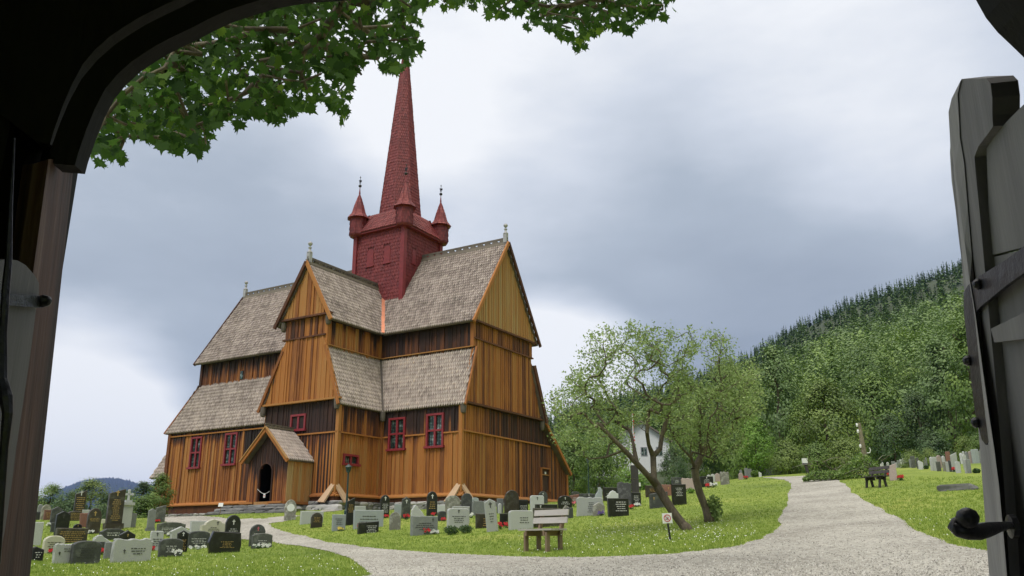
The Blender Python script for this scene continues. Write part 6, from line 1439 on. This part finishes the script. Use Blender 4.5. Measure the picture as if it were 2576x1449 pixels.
c = np.stack([X_,Y_,Zc],1); V = np.stack([c+np.array(q)*s for q in ((-1,0,0),(0,-1,-.6),(1,0,0),(0,.6,1))],1).reshape(-1,3)
tag(link('clover_flowers', npmesh('clover_flowers', V, np.arange(len(V)).reshape(-1,4), M['whiteflower'])), 'tiny white clover flowers scattered in the lawn', 'clover', kind='stuff')
# ------------------------------------------------------------------ the gateway we look through
gate = empty('gateway', (0,1.5,0), 0, 'dark timber gateway with arched opening framing the view', 'gateway')
def rel(p): return Vector(p) - Vector((0,1.5,0))
arch_px = [(183,432),(213,437),(220,410),(227,389),(242,345),(262,296),(287,248),(316,213),(350,182),(385,158),(417,138),(460,116),(500,97),(540,76),(583,56),(640,37),(694,21),(740,12),(787,6),(870,1),(1000,-45),(1200,-90),(1450,-125),(1700,-135),(1950,-125),(2200,-85),(2360,-45),(2455,0),(2480,45),(2510,82),(2545,115),(2576,145),(2640,230),(2700,340),(2740,460),(2760,600)]
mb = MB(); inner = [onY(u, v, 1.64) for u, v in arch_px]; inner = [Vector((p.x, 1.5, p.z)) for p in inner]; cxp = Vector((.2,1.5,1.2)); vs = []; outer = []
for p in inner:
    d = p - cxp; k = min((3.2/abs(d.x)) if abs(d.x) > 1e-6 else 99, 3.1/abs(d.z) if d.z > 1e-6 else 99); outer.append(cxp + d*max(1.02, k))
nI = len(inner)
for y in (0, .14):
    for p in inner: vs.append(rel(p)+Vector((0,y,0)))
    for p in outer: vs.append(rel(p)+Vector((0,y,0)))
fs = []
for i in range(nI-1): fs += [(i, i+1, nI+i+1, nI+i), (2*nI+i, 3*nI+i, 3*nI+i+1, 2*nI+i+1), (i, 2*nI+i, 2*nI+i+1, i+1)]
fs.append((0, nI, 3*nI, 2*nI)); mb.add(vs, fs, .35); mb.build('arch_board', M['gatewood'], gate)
# curved facing board nailed along the arch, slightly nearer
mb = MB(); fpx = arch_px[1:20]; a_ = [onY(u, v, 1.44) for u, v in fpx]; a_ = [onY(u+1, v+1, 1.5) - Vector((0,.04,0)) for u, v in fpx]; b2 = []
for i, p in enumerate(a_):
    q = a_[min(i+1, len(a_)-1)] - a_[max(i-1, 0)]; nrm = Vector((-q.z, 0, q.x)).normalized(); nrm = nrm if (p - Vector((.2,0,1.2))).dot(nrm) > 0 else -nrm; b2.append(p + nrm*(.055 if i else .045))
vs = [rel(p) for p in a_] + [rel(p) for p in b2] + [rel(p)+Vector((0,.04,0)) for p in a_] + [rel(p)+Vector((0,.04,0)) for p in b2]; k = len(a_); fs = []
for i in range(k-1): fs += [(i,i+1,k+i+1,k+i),(i,2*k+i,2*k+i+1,i+1),(k+i,k+i+1,3*k+i+1,3*k+i)]
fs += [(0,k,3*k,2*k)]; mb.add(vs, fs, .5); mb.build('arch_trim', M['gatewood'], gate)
# left post with worn brown face
mb = MB(); n = 14; vs = []
for i in range(n+1):
    f = i/n; v = 400 + (1560-400)*f; xr = 187 + (63-187)*f; xn = 122 - 150*f*1.05
    A = onY(xr, v, 1.64); B = onY(xn, v, 1.42); A2 = A + Vector((-.14,.03,0)); vs += [rel(B), rel(A), rel(A2), rel(B)+Vector((-.04,.02,0))]
fs = []
for i in range(n):
    q = i*4
    for j in range(4): fs.append((q+j, q+(j+1) % 4, q+(j+1) % 4+4, q+j+4))
mb.add(vs, fs, .5); mb.build('post', M['postwood'], gate)
mb = MB()
mb.box((-2.6,-2.1,1.6),(.15,4.6,5),tn=.3); mb.box((3.0,-2.3,1.6),(.15,4.6,5),tn=.3); mb.box((-1.7,-4.4,1.6),(1.9,.15,5),tn=.3); mb.box((2.1,-4.4,1.6),(1.9,.15,5),tn=.3); mb.box((.2,-2.0,4.25),(6.4,5.2,.12),tn=.3)  # unseen gatehouse shell; half-closed back wall added to cut light from behind
mb.box((-1.83,.08,1.2),(1.62,.12,3.4),tn=.3); mb.box((-1.6,.19,2.45),(1.24,.06,1.3),tn=.3); mb.box((2.2,.08,1.2),(1.62,.12,3.4),tn=.3)
mb.build('gatehouse_wall_light_block', M['gatewood'], gate)
mb = MB(); mb.beam((-3.4,-2.0,4.2),(.2,-2.0,5.9),6.0,.12,(-1,0,1),.4); mb.beam((3.8,-2.0,4.2),(.2,-2.0,5.9),6.0,.12,(1,0,1),.4); mb.build('roof', M['ridge'], gate)
def onpl(u, v, P0, n):
    d = ray(u, v); o = Vector((0,0,E)); return o + d*((P0-o).dot(n)/d.dot(n))
def plate(mb, px, P0, n, th, off=0, tn=.5):
    P_ = [onpl(u, v, P0, n) + n*off for u, v in px]; k = len(P_)
    mb.add([p for p in P_] + [p - n*th for p in P_], [tuple(range(k)), tuple(range(k, 2*k))[::-1]] + [(i, (i+1) % k, (i+1) % k + k, i+k) for i in range(k)], tn)
# left leaf, swung inwards beside the post
P0 = onY(97, 720, 1.35); dl = Vector((.15,-.99,0)).normalized(); nl = Vector((-dl.y, dl.x, 0)); nl = nl if nl.x > 0 else -nl
z4_ = lambda x, y: (.5827*x, 603.7+.5827*y)
left = empty('gate_leaf', (0,0,0), 0, 'grey round-topped gate leaf standing at the left edge', 'gate')
def fin(o, e): o.parent = e; return o
mb = MB(); edge = [(168,185),(168,230),(155,300),(143,400),(130,500),(115,600),(100,700),(85,800),(70,900),(58,1000),(45,1090),(20,1260),(-10,1400),(-40,1600)]
px = [(-200,180),(-120,120),(-40,92),(45,84),(75,88),(110,108),(148,150)] + edge + [(-400,1600),(-400,400)]
plate(mb, [z4_(*q) for q in px], P0, nl, .05); fin(mb.build('stile', M['greywood']), left)
mb = MB(); plate(mb, [z4_(*q) for q in [(-150,215),(-20,228),(130,240),(160,240),(165,282),(140,292),(0,282),(-150,262)]], P0, nl, .012, .013); st_ = fin(mb.build('strap', M['iron']), left)
mb = MB(); q = onpl(*z4_(148,262), P0, nl); mb.lathe(q+nl*.015, [(.008,-.010),(.011,0),(.008,.009),(.003,.012)], 10, axis=Matrix.Rotation(PI/2,3,'Y')); fin(mb.build('bolt', M['iron']), st_)
rod = empty('iron_rod', (0,0,0), 0, 'thin bent iron rod hanging at the left edge of the gateway', 'rod')
mb = MB(); mb.tube([onY(*z4_(x, y), 1.12) for x, y in [(62,-440),(55,-300),(46,-150),(40,0),(36,100),(26,200),(20,300),(13,400),(12,600),(26,680),(33,750),(18,900),(5,1100),(-15,1400)]], [.0012,.0018,.0028,.004,.005,.0055,.0055,.0055,.006,.009,.007,.0055,.005,.005], 8); fin(mb.build('rod', M['iron']), rod)
# right leaf, swung outwards
a12 = rad(12); P0 = Vector((1.54,2.57,1)); nR = Vector((-math.cos(a12), math.sin(a12), 0)); z5 = lambda x, y: ((3400+1.353*x)/1.4907, (200+1.353*y)/1.4907)
right = empty('gate_leaf', (0,0,0), 0, 'dark grey plank gate leaf with iron strap swung open at the right edge', 'gate')
mb = MB(); top_c = [(225,262),(250,225),(280,190),(325,145),(400,85),(480,40),(560,10)]
plate(mb, [z5(*q) for q in top_c + [(560,480),(235,560)]], P0, nR, .03, .004, .6); plate(mb, [z5(*q) for q in [(236,566),(560,488),(620,1700),(330,1700),(300,1400),(262,900)]], P0, nR, .03, .001, .5); fin(mb.build('planks', M['greywood']), right)
mb = MB(); Lq = [(180,68),(250,66),(263,80),(268,120),(268,170),(270,200),(255,220),(228,255),(216,285),(222,350),(232,450),(242,560),(255,700),(275,900),(300,1200),(330,1700)]; Rq = [(262,1400),(250,1230),(235,1090),(215,900),(200,760),(188,640),(172,520),(158,400),(150,300),(152,180),(160,110)]
plate(mb, [z5(*q) for q in Lq + Rq], P0, nR, .075, .03, .5)
fin(mb.build('stile', M['greywood']), right)
mb = MB(); Lw = [(147,92),(132,170),(128,240),(133,320),(147,420),(160,520),(175,630),(190,720),(207,850),(228,1000),(243,1100),(256,1200),(268,1330),(278,1449),(290,1700)]
rt_ = [(182,70),(172,110),(176,180),(178,230),(190,300),(200,420),(212,560),(225,700),(240,850),(258,1000),(266,1100),(276,1230),(284,1350),(292,1449),(310,1700)]
nE = Vector((-.35,-.94,0)).normalized(); Pe = onpl(*z5(180,400), P0, nR) + nR*.03
vs = []
for (a, b) in zip(Lw, rt_): 
    B = onpl(*z5(*b), P0, nR) + nR*.034; A = onpl(*z5(*a), Pe, nE); vs += [A, B, A + Vector((.04,.10,0)), B + Vector((.03,.12,0))]
fs = []
for i in range(len(Lw)-1): q = i*4; fs += [(q, q+1, q+5, q+4), (q, q+4, q+6, q+2), (q+1, q+3, q+7, q+5)]
fs.append((0,2,3,1)); mb.add(vs, fs, .8); fin(mb.build('stile_edge', M['greywood']), right)
mb = MB(); plate(mb, [z5(*q) for q in [(560,400),(325,568),(240,618),(212,640),(199,662),(200,720),(215,860),(232,1000),(250,1068),(262,1084),(272,1075),(268,1020),(256,930),(243,830),(236,715),(248,700),(325,640),(560,480)]], P0, nR, .012, .046); st_ = fin(mb.build('strap', M['iron']), right)
for q_ in ((247,637),(216,850),(240,1022)):
    mb = MB(); q = onpl(*z5(*q_), P0, nR) + nR*.05; mb.lathe(q, [(.017,-.01),(.018,.004),(.011,.014),(.003,.017)], 10, axis=Vector((0,0,1)).rotation_difference(nR).to_matrix()); fin(mb.build('bolt', M['iron']), st_)
mb = MB(); plate(mb, [z5(*q) for q in [(262,762),(560,620),(600,760),(272,800)]], P0, nR, .03, .03, .6); fin(mb.build('rail', M['greywood']), right)
zl = lambda x, y: ((3500+.2624*x)/1.4907, (1780+.2624*y)/1.4907)
mb = MB(); pth = [(1150,740,2.52),(1080,720,2.46),(950,745,2.42),(800,780,2.40),(640,815,2.38),(480,825,2.37),(360,790,2.37),(300,745,2.38),(330,690,2.38),(420,640,2.37)]
mb.tube([onY(*zl(x, y), d) for x, y, d in pth], [.012,.010,.014,.020,.023,.020,.020,.018,.016,.014], 12); q = onY(*zl(490,620), 2.35); mb.lathe(q, [(.003,-.028),(.016,-.024),(.027,-.010),(.030,.003),(.024,.018),(.010,.026),(.002,.028)], 14)
pl_ = onY(*zl(1135,740), 2.5); fin(mb.build('latch_handle', M['iron'], smooth=True), right)
mb = MB(); mb.lathe(pl_, [(.012,-.012),(.034,-.008),(.034,.008),(.012,.012)], 12, axis=Vector((0,0,1)).rotation_difference(nR).to_matrix()); fin(mb.build('latch_plate', M['iron']), right)

# loose stones on the gravel
R_ = np.random.RandomState(17); uu = R_.uniform(500, 2560, 26000); vv = 1455 - 190*R_.random(26000)**1.6; D_ = ray_np(uu, vv); hit = np.full(len(uu), np.nan)
for t in np.geomspace(5.5, 45, 200):
    m_ = np.isnan(hit); g_ = np.full(len(uu), 1e9); g_[m_] = H(D_[m_,0]*t, D_[m_,1]*t); h_ = m_ & (E + D_[:,2]*t <= g_); hit[h_] = t
ok = ~np.isnan(hit); tj = hit[ok]*R_.uniform(.99,1.0,ok.sum()); X_ = D_[ok,0]*tj; Y_ = D_[ok,1]*tj; k_ = inpoly(X_, Y_, PATH); X_ = X_[k_]; Y_ = Y_[k_]; Zp = H(X_, Y_)+.014; n = len(X_)
s_ = R_.uniform(.005,.013,n)[:,None,None]; O8 = np.array([(-1,-.2,0),(0,-1,0),(1,.1,0),(.1,1,0),(-.3,-.2,1),(.4,.1,.9)]); V = np.stack([X_,Y_,Zp],1)[:,None,:] + O8[None]*s_*R_.uniform(.6,1.4,(n,6,3))
Fq = np.array([(0,1,5,4),(1,2,5,5),(2,3,5,5),(3,0,4,5)]); T3 = np.array([(0,1,4),(1,5,4),(1,2,5),(2,3,5),(3,4,5),(3,0,4)])
F = (np.arange(n)*6)[:,None,None] + T3[None]
M['pebble'] = wood_mat('pebble_stone', [(0,(.16,.15,.13)),(.5,(.36,.345,.305)),(1,(.60,.58,.53))], .05, .9, (1,1,1), 0)
tag(link('loose_gravel', npmesh('loose_gravel', V.reshape(-1,3), F.reshape(-1,3), M['pebble'], np.repeat(R_.random(n),6))), 'loose small stones lying on the pale path', 'gravel', kind='stuff')
